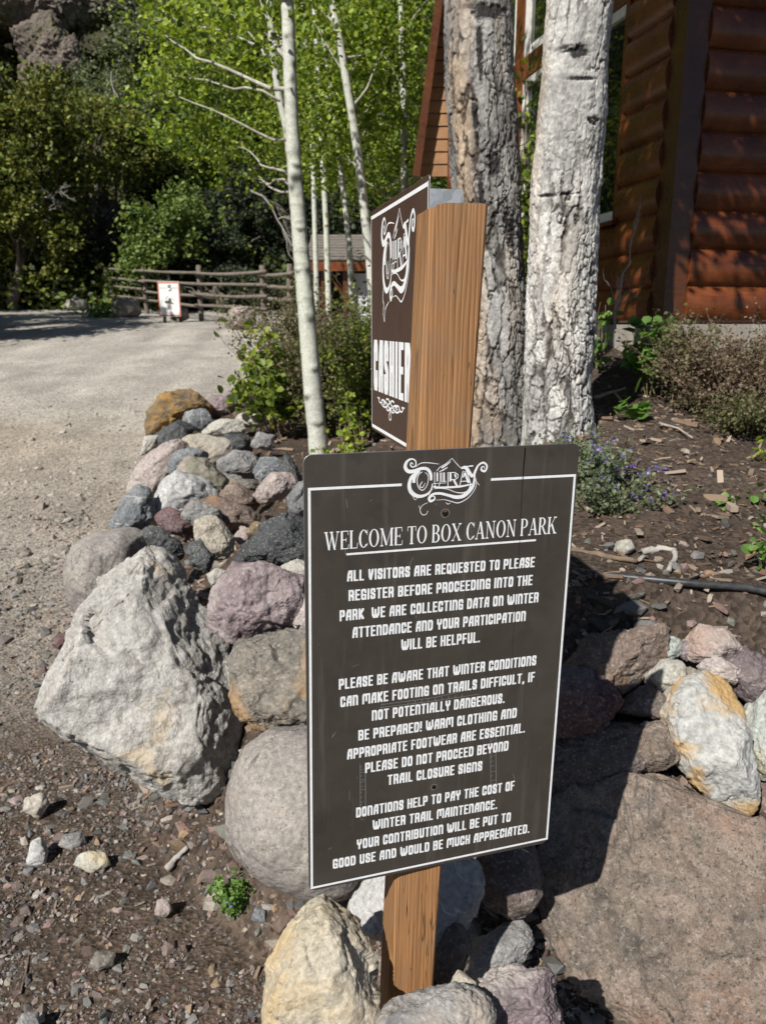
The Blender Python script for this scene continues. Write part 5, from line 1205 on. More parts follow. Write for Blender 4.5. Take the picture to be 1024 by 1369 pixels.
# leave the cliff at the upper left bare
prx = CX + F * ux / (uy * CP); kp = ~((uy > 33) & (prx < 190)) | (rs.random(len(ux)) < .15); ux, uy, uz = ux[kp], uy[kp], uz[kp]
P = np.stack([ux, uy, uz + .4], 1).repeat(34, 0) + rs.normal(size=(len(ux) * 34, 3)) * [.45, .45, .42]
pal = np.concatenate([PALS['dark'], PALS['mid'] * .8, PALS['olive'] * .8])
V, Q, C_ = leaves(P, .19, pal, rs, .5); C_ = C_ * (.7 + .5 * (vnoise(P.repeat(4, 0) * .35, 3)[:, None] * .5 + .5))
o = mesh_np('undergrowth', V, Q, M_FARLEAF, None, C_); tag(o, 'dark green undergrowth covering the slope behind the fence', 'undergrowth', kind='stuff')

# rock outcrops of the cliff at the upper left
RM['cliff'] = rock_mat('cliff_rock', [(.09, .07, .058), (.17, .135, .11), (.27, .22, .185)], stain=(.10, .10, .05), stain_amt=.3, grain=14, scale=1.0, stain_scale=.6)
for k, (lb, ol, Y) in enumerate([
 ('pinkish brown cliff outcrop at the very top left', [(-60,-30),(60,-40),(105,-20),(110,25),(80,60),(40,45),(-40,50)], 42),
 ('sunlit pinkish rock face below the top left outcrop', [(20,40),(70,20),(100,60),(90,110),(40,100)], 38),
 ('grey rock face under the pale drooping tree at top', [(75,10),(110,-20),(170,-30),(180,10),(120,40),(85,40)], 41),
 ('pale layered rock ledge on the left slope', [(28,95),(50,70),(85,85),(80,130),(45,140)], 36),
 ('small shaded brown rock on the left slope beside the juniper', [(75,60),(100,50),(112,90),(95,105),(78,90)], 37)]):
    rock(lb, 'cliff', ol, Y=float(cast(*np.mean(ol, 0))[1]) - 3.5, thick=.9, seed=400 + k, rough=2.0, group='cliff outcrops', cat='cliff rock', name='cliff_outcrop', lev=5, soft=0)
# pile of dark dead branches on the slope
rs = np.random.default_rng(5); bpile = MB()
c0 = at(140, 330, 24.0)
for k in range(320):
    a = at(rs.uniform(70, 200), rs.uniform(285, 400), 23.6 + rs.uniform(0, 1.2)); d = rs.normal(size=3) * [1, .5, .6]; d /= np.linalg.norm(d); L_ = rs.uniform(.4, 1.6)
    bpile.tube(wander(a - d * L_ / 2, a + d * L_ / 2, rs, 5, .15), np.linspace(.03, .01, 5) * rs.uniform(.6, 1.8), 5)
o = bpile.build('brush_pile', M_DARKWOOD, None, True, (c0[0], c0[1], ground_z(c0[0], c0[1]))); tag(o, 'dark tangled heap of dead branches at the foot of the left slope', 'brush pile')
# the big mound under it (fallen root plate)
rock('large dark earthy mound behind the heap of dead branches', 'shade', [(50,400),(60,310),(90,268),(140,270),(180,310),(205,370),(205,405)], Y=25.0, thick=.7, seed=420, group='cliff outcrops', cat='mound', name='earth_mound', lev=5, rough=1.6)
# bare hanging dead branches
def twigset(a, b, rs, depth=3, r=.02, spread=.5, nb=4, droop=0.0, mbd=None):
    mbd = mbd if mbd is not None else MB(); p = wander(a, b, rs, 6, .12); p[:, 2] -= droop * np.linspace(0, 1, 6) ** 2 * np.linalg.norm(np.array(b) - np.array(a))
    mbd.tube(p, np.linspace(r, r * .35, 6), 5 if depth > 1 else 3, cap=False)
    if depth > 1:
        L_ = np.linalg.norm(np.array(b) - np.array(a))
        for _ in range(nb):
            i = rs.integers(1, 6); d = (np.array(b) - np.array(a)) / L_ + rs.normal(size=3) * spread; d /= np.linalg.norm(d)
            twigset(p[i], p[i] + d * L_ * rs.uniform(.3, .6), rs, depth - 1, r * .5, spread, nb, droop, mbd)
    return mbd
for k, (p, q, Y, lb) in enumerate([((335,255),(392,318),21.5,'bare grey hanging branches beside the white aspen trunk'),((150,95),(165,160),29,'bare pale twigs on the face of the dark juniper'),((345,60),(300,45),24,'bare grey branch at top centre left of the aspen'),((40,280),(75,250),21.5,'bare pale branch in the shade at far left')]):
    rs = np.random.default_rng(700 + k); a, b = at(*p, Y), at(*q, Y); o = twigset(a, b, rs, 4, .035, .55, 5, .15).build('dead_branch', M_DEAD, None, True, a); tag(o, lb, 'branch', 'bare dead branches')
# weeds by the fence

# ------------------------------------------------------------------ the two big trunks
def big_trunk(label, ax_px, Y, style, seed, crown):
    rs = np.random.default_rng(seed); ax_px = np.array(ax_px, float)       # rows: py, centre px, width px
    pts = np.array([at(c, y, Y) for y, c, w in ax_px]); rad = np.array([w * ((at(c, y, Y) - EYE) @ np.array([0, CP, -SP])) / F / 2 * .985 for y, c, w in ax_px])
    zt_, zb_ = 7.5, ground_z(pts[-1][0], Y) - .12
    o_ = np.argsort(pts[:, 2]); zk, xk, rk = pts[o_, 2], pts[o_, 0], rad[o_]
    nz, na = 900, 420; zsv = np.concatenate([np.linspace(zb_, 3.35, 760), np.linspace(3.37, zt_, 140)])
    sl_ = (xk[-1] - xk[-3]) / (zk[-1] - zk[-3]); xs = np.interp(zsv, zk, xk); xs = np.where(zsv > zk[-1], xk[-1] + sl_ * (zsv - zk[-1]), xs)
    kern = np.ones(61) / 61; xs = np.convolve(np.pad(xs, 30, 'edge'), kern, 'valid')
    rr = np.interp(zsv, zk, rk); rr = np.where(zsv > zk[-1], rk[-1] * (1 - .06 * (zsv - zk[-1])), rr); rr = np.convolve(np.pad(rr, 30, 'edge'), kern, 'valid')
    flare = np.exp(-np.clip(zsv - zb_ - .1, 0, 9) / .12) * .012
    th = np.linspace(0, 2 * math.pi, na, endpoint=False); T_, Z_ = np.meshgrid(th, zsv); R_ = np.repeat((rr)[:, None], na, 1)
    cx_, sx_ = np.cos(T_).ravel(), np.sin(T_).ravel(); z = Z_.ravel(); n = len(z); R0 = R_.ravel()
    q = np.stack([cx_ * R0, sx_ * R0, z], 1)
    # fissures: thin dark lines where a warped, vertically stretched noise crosses zero
    low = np.clip((style['rough_z'] - z) / .5 + .5, 0, 1)                     # rough plated bark below, smoother above
    amt = style['crack'] + (1 - style['crack']) * low
    jx, jy = fbm(q * [45, 45, 28], 3, seed), fbm(q * [45, 45, 28] + 31, 3, seed + 1)
    def plates(cu, cz, sd, rj):
        # jagged bark plates: distance to the border between the two nearest cells
        ua = ((T_.ravel() - math.pi / 2) % (2 * math.pi)) * R0.mean() / cu + .22 * jx + .5 * vnoise(q * [4, 4, 3], sd + 5); wa = z / cz + .16 * jy + .4 * vnoise(q * [6, 6, 4] + 3, sd + 6)
        iu, iw = np.floor(ua).astype(np.int64), np.floor(wa).astype(np.int64); f_1 = np.full(n, 9.); f_2 = np.full(n, 9.); idv = np.zeros(n)
        for a_ in (-1, 0, 1):
            for b_ in (-1, 0, 1):
                hx_ = _h(iu + a_, iw + b_, iu * 0, sd); hy_ = _h(iu + a_, iw + b_, iu * 0 + 7, sd); dd = np.hypot(iu + a_ + .5 + hx_ * .5 * rj - ua, (iw + b_ + .5 + hy_ * .5 * rj - wa))
                cl = dd < f_1; f_2 = np.where(cl, f_1, np.minimum(f_2, dd)); idv = np.where(cl, hx_, idv); f_1 = np.where(cl, dd, f_1)
        return f_2 - f_1, idv
    e1_, id1 = plates(style['cell'][0], style['cell'][1], seed + 2, .95); e2_, id2 = plates(.017, .042, seed + 3, .95)
    patch = np.clip(.5 + 1.1 * fbm(q * [6, 6, 2.2], 3, seed + 11), 0, 1); patch2 = np.clip(.2 + amt * .6 + 1.1 * fbm(q * [9, 9, 4], 3, seed + 12), 0, 1)
    wv_ = .5 + .9 * np.clip(.5 + fbm(q * [30, 30, 14], 2, seed + 14), 0, 1)
    side = np.clip(.5 + 1.1 * (-(cx_ * math.cos(style['side'])) - sx_ * math.sin(style['side'])), 0, 1)
    g1 = np.exp(-(e1_ / ((.050 + .085 * amt) * wv_)) ** 2) * np.clip(patch * 1.5 - .25 + .8 * amt, 0, 1); g2 = np.exp(-(e2_ / ((.08 + .06 * amt) * wv_)) ** 2) * np.clip(patch2 * 1.6 - .7, 0, 1) * amt; g3 = 0 * g1
    crack = np.clip(np.maximum(g1, g2 * .75), 0, 1); tone = (1 + .22 * id1 * amt + .10 * id2)
    bump_ = .0035 * fbm(q * [26, 26, 9], 4, seed + 6) * (.3 + amt) + .0016 * fbm(q * [90, 90, 70], 3, seed + 7) + .012 * fbm(q * 2.5, 3, seed + 9)
    disp = bump_ - crack * (.003 + .0085 * amt) + amt * .003 * id1 + amt * .0012 * id2
    base_c = np.array(style['base']); c2 = np.array(style['base2']); tanc = np.array(style['tan'])
    m = np.clip(.5 + .9 * fbm(q * [7, 7, 3.5], 4, seed + 13), 0, 1)[:, None]
    col = base_c * m + c2 * (1 - m)
    tw = (side * np.clip(.35 + 1.2 * fbm(q * [10, 10, 1.8], 3, seed + 15), 0, 1) * style['tan_amt'])[:, None]; col = col * (1 - tw) + tanc * tw
    col = col * (1 + .22 * fbm(q * [60, 60, 60], 3, seed + 17))[:, None] * (1 - .12 * np.clip(np.sin(z * 130 + 3 * fbm(q * 5, 2, seed + 18)), 0, 1) * (1 - low))[:, None]
    col = col * tone[:, None]; col = col * (1 - .92 * crack)[:, None] + np.array([.04, .030, .024]) * (.92 * crack)[:, None]; col = col * (1 - .5 * g3)[:, None]
    for (spx, spy, sw, sh) in style['scars']:
        pc = at(spx, spy, Y - .12); ang = np.arctan2(-1.0, (pc[0] - np.interp(pc[2], zsv, xs)) / .15) if True else 0
        dth = np.angle(np.exp(1j * (T_.ravel() - ang))) * R0; dz = z - pc[2]
        e = np.exp(-((dth / sw) ** 2 + ((dz + .35 * sh * np.cos(dth / sw * 1.5)) / sh) ** 2) ** 1.5); e = e * np.clip(.85 + .6 * fbm(q * [40, 40, 70], 3, seed + 21), .25, 1)
        e = np.clip(e * 2.6 - .55 * np.clip(.5 + 1.2 * fbm(q * [55, 55, 90], 3, seed + 22), 0, 1), 0, 1); col = col * (1 - .97 * e)[:, None] + np.array([.022, .020, .019]) * (.97 * e)[:, None]; disp -= .006 * e
    V = np.stack([np.repeat(xs, na), np.full(n, Y), z], 1) + np.stack([cx_, sx_, 0 * z], 1) * (R0 + disp + np.repeat(flare, na) * (1 + .5 * np.cos(5 * T_.ravel() + seed)))[:, None]
    i, j = np.meshgrid(np.arange(len(zsv) - 1), np.arange(na), indexing='ij'); j2 = (j + 1) % na
    Q = np.stack([i*na+j, i*na+j2, (i+1)*na+j2, (i+1)*na+j], -1).reshape(-1, 4)
    base = np.array([xs[0], Y, zb_]); root_ = empty('aspen_tree', base, label, 'tree', 'pair of thick grey trunks')
    o = mesh_np('trunk', V, Q, M_BIGBARK, None, np.clip(col, .01, .9), True, base); tchild(o, root_)
    P, cen = clumps(crown['ells'], crown['n'], crown['per'], .30, rs, .2); V, Q, C_ = leaves(P, .062, PALS['aspen'], rs, .3, 'hex'); o = mesh_np('crown', V, Q, M_LEAF, None, C_, False, base); tchild(o, root_)
    mbd = MB()
    for k in range(crown['limbs']):
        e = cen[rs.integers(0, len(cen))]; zz_ = min(max(e[2] - .5, 3.4), 7.2); mbd.tube(wander([np.interp(zz_, zsv, xs), Y, zz_], e, rs, 6, .1), np.linspace(.035, .008, 6), 6)
    o = mbd.build('branchwork', M_BARK, None, True, base); tchild(o, root_)
M_BIGBARK = col_mat('big_aspen_bark', .85, 110, .002)
big_trunk('thick rough grey trunk with a tan left side, left of the pale trunk', [(-200,632,92),(0,638,94),(100,641,94),(200,646,93),(300,652,95),(400,658,96),(500,660,98),(585,661,102)], 3.35,
  dict(cell=(.042, .17), rough_z=2.6, side=math.radians(20), crack=.55, base=(.33,.32,.305), base2=(.18,.172,.165), tan=(.46,.34,.23), tan_amt=.75, scars=[(655,10,.08,.030),(640,60,.012,.10),(632,150,.010,.10),(660,215,.03,.05),(690,300,.03,.09),(640,250,.012,.10)]), 31,
  dict(ells=[((.35,2.3,5.3),(.7,.55,.8)),((.25,2.65,4.25),(.45,.35,.6)),((.95,2.4,4.75),(.7,.5,.6)),((.2,3.3,5.9),(1.1,.9,.8))], n=300, per=40, limbs=10))
big_trunk('thick pale trunk with black branch scars, right of the rough grey trunk', [(-200,790,80),(0,774,82),(150,764,84),(250,756,88),(330,751,89),(420,748,90),(500,746,91),(570,745,95)], 3.2,
  dict(cell=(.048, .22), rough_z=2.15, side=math.radians(10), crack=.42, base=(.60,.585,.555), base2=(.43,.42,.40), tan=(.52,.42,.32), tan_amt=.5, scars=[(765,62,.060,.013),(772,67,.035,.022),(780,104,.055,.006),(735,259,.085,.006),(802,160,.022,.013)]), 32,
  dict(ells=[((1.35,2.6,4.8),(.8,.6,.65)),((1.75,3.1,4.1),(.5,.45,.4)),((.9,2.6,5.9),(1.0,.7,.7))], n=75, per=46, limbs=10))

# ------------------------------------------------------------------ slim white aspens
M_ASPEN = col_mat('white_aspen_bark', .7, 90, .0015)
def aspen(label, ax_px, Y, seed, ells, n, per, leaf=.055, limbs=12, zt=None, group='slim white aspens', sprouts=()):
    rs = np.random.default_rng(seed); A_ = np.array(ax_px, float); pts = np.array([at(c, y, Y) for y, c, w in A_]); rad = np.array([w * ((at(c, y, Y) - EYE) @ np.array([0, CP, -SP])) / F / 2 for y, c, w in A_])
    o_ = np.argsort(pts[:, 2]); zk, xk, rk = pts[o_, 2], pts[o_, 0], rad[o_]; zb_ = min(zk[0], ground_z(xk[0], Y)) - .06; zt = zt or zk[-1] + 2
    nz, na = 420, 40; zsv = np.linspace(zb_, zt, nz); sl_ = (xk[-1] - xk[-2]) / (zk[-1] - zk[-2])
    xs = np.interp(zsv, zk, xk); xs = np.where(zsv > zk[-1], xk[-1] + sl_ * (zsv - zk[-1]), xs); kn = 25; xs = np.convolve(np.pad(xs, kn // 2, 'edge'), np.ones(kn) / kn, 'valid')
    rr = np.interp(zsv, zk, rk); rr = np.where(zsv > zk[-1], rk[-1] * np.clip(1 - .22 * (zsv - zk[-1]), .2, 1), rr)
    ys_ = Y + .03 * np.sin(zsv * 1.3 + seed)
    T_, Z_ = np.meshgrid(np.linspace(0, 2 * math.pi, na, endpoint=False), zsv); T_, z = T_.ravel(), Z_.ravel(); R0 = np.repeat(rr, na); q = np.stack([np.cos(T_) * R0, np.sin(T_) * R0, z], 1)
    col = np.array([.58, .585, .52]) * (1 + .10 * fbm(q * [14, 14, 5], 3, seed))[:, None]
    gr = np.clip(.5 + fbm(q * [3, 3, 1], 2, seed + 2), 0, 1)[:, None]; col = col * (1 - .25 * gr) + np.array([.50, .53, .38]) * .25 * gr
    line = np.clip(vnoise(np.stack([T_ * .6, z * 45, 0 * z], 1), seed + 3) - .45, 0, 1) * 1.4; col = col * (1 - .5 * line)[:, None]
    dsp = .0015 * fbm(q * 20, 3, seed + 4) + .003 * line * R0 / .05
    ns = 26
    for k in range(ns):
        zc, tc_ = rs.uniform(zb_ + .1, zt), rs.uniform(-2.6, -.5); dth = np.angle(np.exp(1j * (T_ - tc_))); dz = z - zc; s1, s2 = rs.uniform(.25, .6), rs.uniform(.007, .026)
        e = np.exp(-((dth / s1) ** 2 + ((dz - .02 * np.abs(dth)) / s2) ** 2)); rim_ = np.exp(-((dth / s1 / 1.5) ** 2 + ((dz - .02) / s2 / 1.2) ** 2))
        col = col * (1 - .88 * e)[:, None] + np.array([.03, .028, .025]) * (.88 * e)[:, None]; dsp += .006 * rim_ * R0 / .05
    V = np.stack([np.repeat(xs, na), np.repeat(ys_, na), z], 1) + np.stack([np.cos(T_), np.sin(T_), 0 * z], 1) * (R0 + dsp)[:, None]
    i, j = np.meshgrid(np.arange(nz - 1), np.arange(na), indexing='ij'); j2 = (j + 1) % na
    base = np.array([xs[0], Y, zb_]); root_ = empty('aspen_tree', base, label, 'tree', group)
    o = mesh_np('trunk', V, np.stack([i*na+j, i*na+j2, (i+1)*na+j2, (i+1)*na+j], -1).reshape(-1, 4), M_ASPEN, None, np.clip(col, .01, .9), True, base); tchild(o, root_)
    P, cen = clumps(ells, n, per, .24, rs, .15); V, Q, C_ = leaves(P, leaf, PALS['aspen'], rs, .35, 'hex'); o = mesh_np('crown', V, Q, M_LEAF, None, C_, False, base); tchild(o, root_)
    mbd = MB()
    for k in range(limbs):
        e = cen[rs.integers(0, len(cen))]; zz_ = np.clip(e[2] - rs.uniform(.1, .6), zb_ + 1.0, zt - .1); p_ = np.array([np.interp(zz_, zsv, xs), Y, zz_]); r0 = min(.016, np.interp(zz_, zsv, rr) * .5)
        mbd.tube(wander(p_, e, rs, 9, .035), np.linspace(r0 * .8, .003, 9), 6)
    o = mbd.build('branchwork', M_ASPENTW, None, True, base); tchild(o, root_)
M_ASPENTW = bark_mat('pale_aspen_twig', (.20, .185, .15), (.46, .44, .38), 14)
E8 = lambda *a: pxell(*a)
aspen('nearest white aspen trunk, slender and curved, left of the cashier panel', [(-120,377,16),(0,384,17),(120,388,18),(200,392,18.5),(300,400,20),(400,409,22),(500,417,24),(600,427,26)], 4.5, 41,
      [E8(330,40,110,60,5.2), E8(270,20,70,50,5.6), E8(380,-60,120,60,4.6), E8(420,-40,90,60,5.2)], 52, 32, .042, 5, 5.2)
aspen('thin aspen trunk just behind the nearest one, at the top', [(-80,358,9),(0,360,9),(60,364,9),(130,372,10),(170,384,10),(420,404,12)], 6.4, 42,
      [E8(260,110,110,70,7.2), E8(330,200,80,50,7.5), E8(300,30,100,50,7.0)], 105, 34, .044, 8, 5.6)
aspen('slim bent aspen trunk just left of the cashier panel', [(-60,436,9),(0,443,9),(60,455,10),(120,465,10.5),(200,478,11),(280,487,12),(360,496,12),(520,505,13)], 7.8, 43,
      [E8(470,70,90,70,8.2), E8(520,160,70,60,8.6), E8(430,150,60,60,8.4), E8(480,10,90,60,8.4)], 150, 34, .046, 9, 6.5)
aspen('thinnest pale aspen stem between the bent aspen and the nearest one', [(100,440,6),(160,449,6.5),(240,458,7),(320,466,8),(380,470,8),(520,474,9)], 8.6, 44,
      [E8(440,200,60,50,9), E8(410,120,60,60,9.2)], 70, 32, .046, 6, 4.4)
aspen('straight white aspen stem just left of the rough grey trunk', [(-60,534,9),(0,537,9),(120,539,9.5),(240,541,10),(420,542,11)], 9.2, 45,
      [E8(545,60,60,80,9.6), E8(560,170,50,70,9.8), E8(500,240,60,50,10)], 120, 34, .048, 8, 7.0)
aspen('second straight pale stem in the gap right of the nearest aspen', [(-40,418,6),(0,420,6),(150,428,7),(300,436,7.5),(420,440,8)], 10.5, 47,
      [E8(430,40,50,50,10.8), E8(450,130,50,60,11)], 75, 30, .052, 10, 6.5)
aspen('distant aspen with bright leaves filling the gap left of the bent one', [(0,405,5),(200,418,6),(400,424,7)], 11.5, 46,
      [E8(400,150,60,110,12), E8(420,60,70,60,12), E8(360,190,50,40,11.5), E8(450,230,50,40,12)], 130, 36, .052, 7, 7.5)

# ------------------------------------------------------------------ shrubs and small plants
def plant(name, label, cat, base, fan, pal, leaf, nstem, per, rs, stem_r=.004, mat_stem=None, lmat=None, group=None, along=(.25, 1), jit=.03, up=.5, shape='hex', flower=None, aspect=.8, depth=1, leaf_on=True):
    """fan = (half width x, half depth y, height)"""
    base = np.array(base, float); mbd = MB(); P = []; FP_ = []
    for k in range(nstem):
        tip = base + np.array([rs.normal() * fan[0] * .6, rs.normal() * fan[1] * .6, fan[2] * rs.uniform(.45, 1.05)]); foot = base + np.array([rs.normal() * fan[0] * .18, rs.normal() * fan[1] * .18, -.02])
        mid = (foot + tip) / 2 + np.array([0, 0, fan[2] * .12]); p = np.array([(1-t)**2*foot + 2*t*(1-t)*mid + t*t*tip for t in np.linspace(0, 1, 7)]) + rs.normal(size=(7, 3)) * fan[2] * .012
        mbd.tube(p, np.linspace(stem_r, stem_r * .4, 7), 5, cap=False)
        if depth > 1:
            for _ in range(depth * 2):
                i = rs.integers(2, 7); d = (tip - foot) * rs.uniform(.15, .35) + rs.normal(size=3) * fan[2] * .14; mbd.tube(wander(p[i], p[i] + d, rs, 4, .12), np.linspace(stem_r * .5, stem_r * .2, 4), 3, cap=False)
                tq = rs.uniform(.3, 1, per // (depth * 2) + 1)[:, None]; P.append(p[i] + d * tq + rs.normal(size=(len(tq), 3)) * jit)
        tq = rs.uniform(along[0], along[1], per); idx = tq * 6; i0 = np.minimum(idx.astype(int), 5); fr_ = (idx - i0)[:, None]; P.append(p[i0] * (1 - fr_) + p[i0 + 1] * fr_ + rs.normal(size=(per, 3)) * jit)
        if flower and rs.random() < flower[2]:
            tq = rs.uniform(.78, 1.04, flower[1]); FP_.append(p[np.minimum((tq * 6).astype(int), 6)] + rs.normal(size=(flower[1], 3)) * flower[3])
    root_ = empty(name, base, label, cat, group); o = mbd.build('stem', mat_stem or M_TWIG, None, True, base); tchild(o, root_)
    if leaf_on:
        V, Q, C_ = leaves(np.concatenate(P), leaf, PALS[pal], rs, up, shape, .25, aspect); o = mesh_np('foliage', V, Q, lmat or M_LEAF, None, C_, False, base); tchild(o, root_)
    if FP_:
        V, Q, C_ = leaves(np.concatenate(FP_), flower[0], PALS['purple'], rs, .2, 'kite'); o = mesh_np('flowers', V, Q, M_PETAL, None, C_, False, base); tchild(o, root_)
    return root_
def gpt(px, py):
    p = cast(px, py); return p
def R(s): return np.random.default_rng(s)
def pb(px, py, Y): p = at(px, py, Y); p[2] = ground_z(p[0], p[1]); return p
plant('leafy_shrub', 'bright green shrub with yellow green leaves at the top of the rock wall', 'shrub', pb(376, 588, 5.3), (.28, .22, .60), 'shrub', .058, 18, 34, R(1), .006, group='shrubs behind the wall', jit=.05, along=(.35, 1.05))
plant('leafy_shrub', 'sparse lime leafed shoots rising above the bright green shrub', 'shrub', pb(352, 565, 5.6), (.14, .1, .78), 'lime', .06, 6, 16, R(2), .005, group='shrubs behind the wall', jit=.05, along=(.5, 1))
plant('lime_sprout', 'lime green sprout against the foot of the nearest white aspen', 'sprout', pb(440, 598, 3.9), (.07, .05, .17), 'lime', .028, 7, 12, R(3), .002, group='lime sprouts', jit=.016)
plant('lime_sprout', 'taller lime leafed sprout between the aspen and the cashier panel', 'sprout', pb(472, 600, 3.9), (.10, .08, .42), 'lime', .036, 9, 15, R(4), .002, group='lime sprouts', jit=.03)
plant('low_plant', 'bluish green low plant beneath the cashier panel corner', 'plant', pb(478, 600, 3.5), (.10, .08, .12), 'mint', .03, 10, 20, R(5), .002, jit=.02)
SH = 'dry juniper like shrubs behind the aspen'
for k, (px, py, Y, w_, h_, lb, pl) in enumerate([(400,545,6.2,.36,.80,'brownish twiggy shrub left of the nearest aspen trunk','juniper'),(455,560,5.4,.30,.66,'dense dull green shrub right of the nearest aspen trunk','juniper'),(492,560,5.2,.22,.70,'dark green twiggy shrub touching the cashier panel','shrub'),(440,510,7.2,.40,.62,'tall dull shrub at the back below the shed','juniper')]):
    plant('twiggy_shrub', lb, 'shrub', pb(px, py, Y), (w_, .3, h_), pl, .026, 60, 95, R(20 + k), .006, group=SH, jit=.035, along=(.12, 1.05), shape='kite', depth=3)
CT = 'catmint with purple flowers'
for k, (px, py, Y, w_, h_, lb) in enumerate([(795,650,2.55,.17,.17,'catmint clump with most purple flowers, right of the sign top corner'),(815,690,2.35,.16,.13,'catmint clump sprawling over the soil right of the sign edge'),(770,620,2.75,.15,.15,'catmint clump at the foot of the pale grey trunk'),(690,605,2.85,.16,.10,'catmint strip below the rough grey trunk, just above the sign')]):
    plant('catmint', lb, 'plant', pb(px, py, Y), (w_, .14, h_), 'mint', .015, 34, 30, R(30 + k), .0016, M_STEM, group=CT, jit=.012, flower=(.0115, 18, .40, .007))
plant('catmint', 'small green catmint sprig on the dark soil beside the round grey boulder', 'plant', pb(312, 1178, 1.72), (.05, .045, .085), 'fresh', .013, 34, 26, R(36), .0013, M_STEM, group=CT, jit=.008, flower=(.008, 8, .06, .005))
DR = 'dry shrubs before the house'
for k, (px, py, Y, w_, h_, lb, pl, lf) in enumerate([(960,585,3.35,.24,.30,'brown dry twiggy shrub in front of the concrete foundation','dry',.016),(1025,590,3.3,.2,.34,'brown dry shrub cut by the right picture edge','dry',.016),(995,600,3.15,.17,.12,'green leafed low shrub at the foot of the dry twigs','juniper',.016),(915,555,3.55,.12,.30,'mixed green and brown shrub left of the driest one','juniper',.018)]):
    plant('dry_shrub', lb, 'shrub', pb(px, py, Y), (w_, .2, h_), pl, lf, 55, 46, R(40 + k), .0028, group=DR, jit=.02, shape='kite', depth=3)
plant('broadleaf_plant', 'fresh green plant with broad leaves before the house foundation', 'plant', pb(868, 545, 3.75), (.16, .12, .33), 'fresh', .062, 13, 12, R(50), .003, M_STEM, group='broad leaved plants', jit=.03, along=(.5, 1), up=1.2, aspect=1.0)
plant('broadleaf_plant', 'small low broad leaved plant right of the pale trunk foot', 'plant', pb(858, 560, 3.3), (.06, .05, .06), 'fresh', .05, 6, 4, R(51), .002, M_STEM, group='broad leaved plants', jit=.015, along=(.7, 1), up=1.5, aspect=1.0)
RE = 'leafy seedlings at the right edge'
for k, (px, py, Y, w_, h_, lb) in enumerate([(1022,710,2.35,.05,.13,'pale leaved seedling at the right picture edge, upper one'),(1016,800,1.95,.05,.14,'leafy seedling at the right edge beside the end of the hose'),(965,708,2.35,.03,.04,'tiny green seedling on the brown soil left of the edge'),(1015,640,2.7,.06,.12,'lime leaved seedling below the dry shrubs at the edge')]):
    plant('seedling', lb, 'plant', pb(px, py, Y), (w_, .05, h_), 'lime' if k == 3 else 'fresh', .026 + .004 * (k < 2), 6, 6, R(55 + k), .0016, M_STEM, group=RE, jit=.014, along=(.45, 1), up=1.0)
plant('weed', 'green weeds between the boulders at the left end of the fence', 'plant', pb(135, 415, 19.2), (.5, .2, .3), 'fresh', .07, 20, 20, R(60), .006, M_STEM, jit=.06)
# hose, sticks, dead branch, drift wood
t = NT('black_poly_hose'); v = t.coords(rnd=False); t.done(t.ramp(t.noise(v, 60, 4), [(.35, (.018, .019, .021)), (.7, (.055, .055, .055))]), .42, None, .4); M_HOSE = t.m
hpx = [(700,752),(740,762),(768,769),(800,773),(840,777),(880,781),(920,785),(960,788),(1000,791),(1040,800),(1080,815)]
hp_ = []
for x_, y_ in hpx: p = cast(x_, y_ + 3); hp_.append(p + np.array([0, 0, .012]))
mb = MB(); hp_ = np.array(hp_); hs = np.concatenate([[a + (b - a) * q for q in np.linspace(0, 1, 5, endpoint=False)] for a, b in zip(hp_[:-1], hp_[1:])]); 
for _ in range(6): hs[1:-1] = (hs[:-2] + hs[1:-1] * 2 + hs[2:]) / 4
mb.tube(hs + np.array([0, 0, .005]), .0098, 14); o = mb.build('hose', M_HOSE, None, True, hs[0]); tag(o, 'black irrigation hose lying across the brown soil right of the sign', 'hose')
def stick(label, pxs, r, mat, seed, group='sticks on the soil', lift=1.3, flat=1.0):
    rs = R(seed); P = np.array([cast(x_, y_) + np.array([0, 0, r * lift]) for x_, y_ in pxs]); k = len(P); mbd = MB(); Pd = np.concatenate([[a + (b - a) * q for q in np.linspace(0, 1, 4, endpoint=False)] for a, b in zip(P[:-1], P[1:])] + [P[-1:]])
    rr = r * np.linspace(1, .55, len(Pd)) * rs.uniform(.85, 1.15, len(Pd)); mbd.tube(Pd + rs.normal(size=Pd.shape) * r * .12, rr, 8); o = mbd.build('stick', mat, None, True, P[0]); return tag(o, label, 'stick', group)
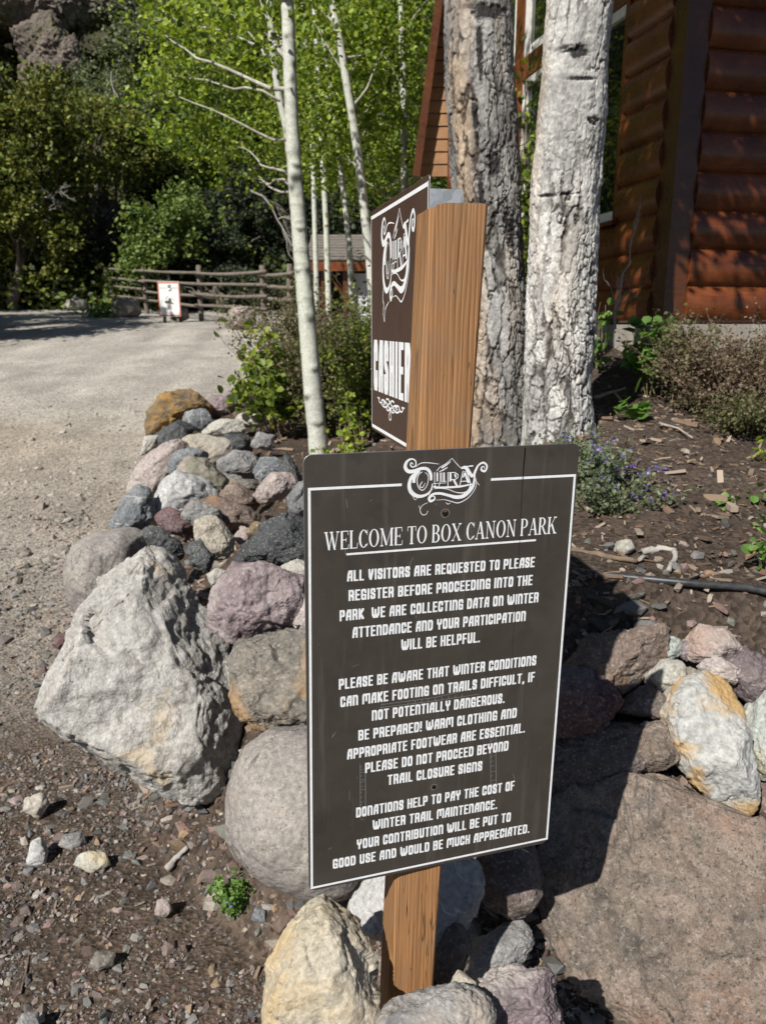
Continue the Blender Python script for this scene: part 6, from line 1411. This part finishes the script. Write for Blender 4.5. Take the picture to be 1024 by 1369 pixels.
stick('thick brown rotten root lying behind the hose beside the sign', [(762,742),(790,748),(815,752),(850,757)], .012, M_TWIG, 1)
stick('pale bent driftwood stick on the soil above the hose', [(858,744),(880,740),(900,742),(901,752),(893,768)], .011, M_DEAD, 2)
stick('long thin pale stick under the dry shrubs', [(880,568),(905,575),(925,588)], .006, M_DEAD, 3)
stick('pale branch lying in the shade right of the pale trunk', [(795,535),(815,528),(835,522)], .009, M_DEAD, 4)
stick('thin curved twig on the soil in the middle of the bed', [(940,668),(965,662),(990,655)], .004, M_TWIG, 5)
stick('forked thin twig near the right edge of the bed', [(905,672),(945,668),(975,672),(1000,662)], .004, M_DEAD, 6)
stick('weathered wood chip stick on the dark soil near the catmint sprig', [(224,1168),(236,1152),(252,1138)], .011, M_DEAD, 7)
stick('dark split stick on the gravel at the left edge', [(2,1060),(20,1050),(42,1042)], .008, M_TWIG, 8)
stick('thin brown twig on the gravel near the bottom left', [(28,1330),(36,1300),(40,1278)], .003, M_TWIG, 9)
rs = R(77); a, b = at(822, 440, 4.02), at(842, 330, 3.95); o = twigset(a, b, rs, 4, .007, .4, 4, 0).build('dead_branch', M_DEAD, None, True, a); tag(o, 'pale dry twig standing against the house corner right of the pale trunk', 'branch', 'bare dead branches')
rs = R(78); a, b = at(400, 485, 4.9), at(441, 418, 4.8); o = twigset(a, b, rs, 2, .006, .25, 3, 0).build('dead_branch', M_TWIG, None, True, a); tag(o, 'slanting tan dead shoot right of the nearest aspen trunk', 'branch', 'bare dead branches')
plant('climbing_bush', 'dark green bush between the two big trunks under the window', 'shrub', pb(700, 470, 5.2), (.32, .2, 1.75), 'shrub', .05, 22, 60, R(80), .006, group='shrubs behind the wall', jit=.07, along=(.2, 1))
plant('climbing_bush', 'small leafy shoot at the house corner right of the pale trunk', 'shrub', pb(803, 440, 4.1), (.08, .08, .35), 'fresh', .045, 6, 8, R(81), .004, group='shrubs behind the wall', jit=.03)
for o in D.objects:
    if '_w' in o.keys(): del o['_w']
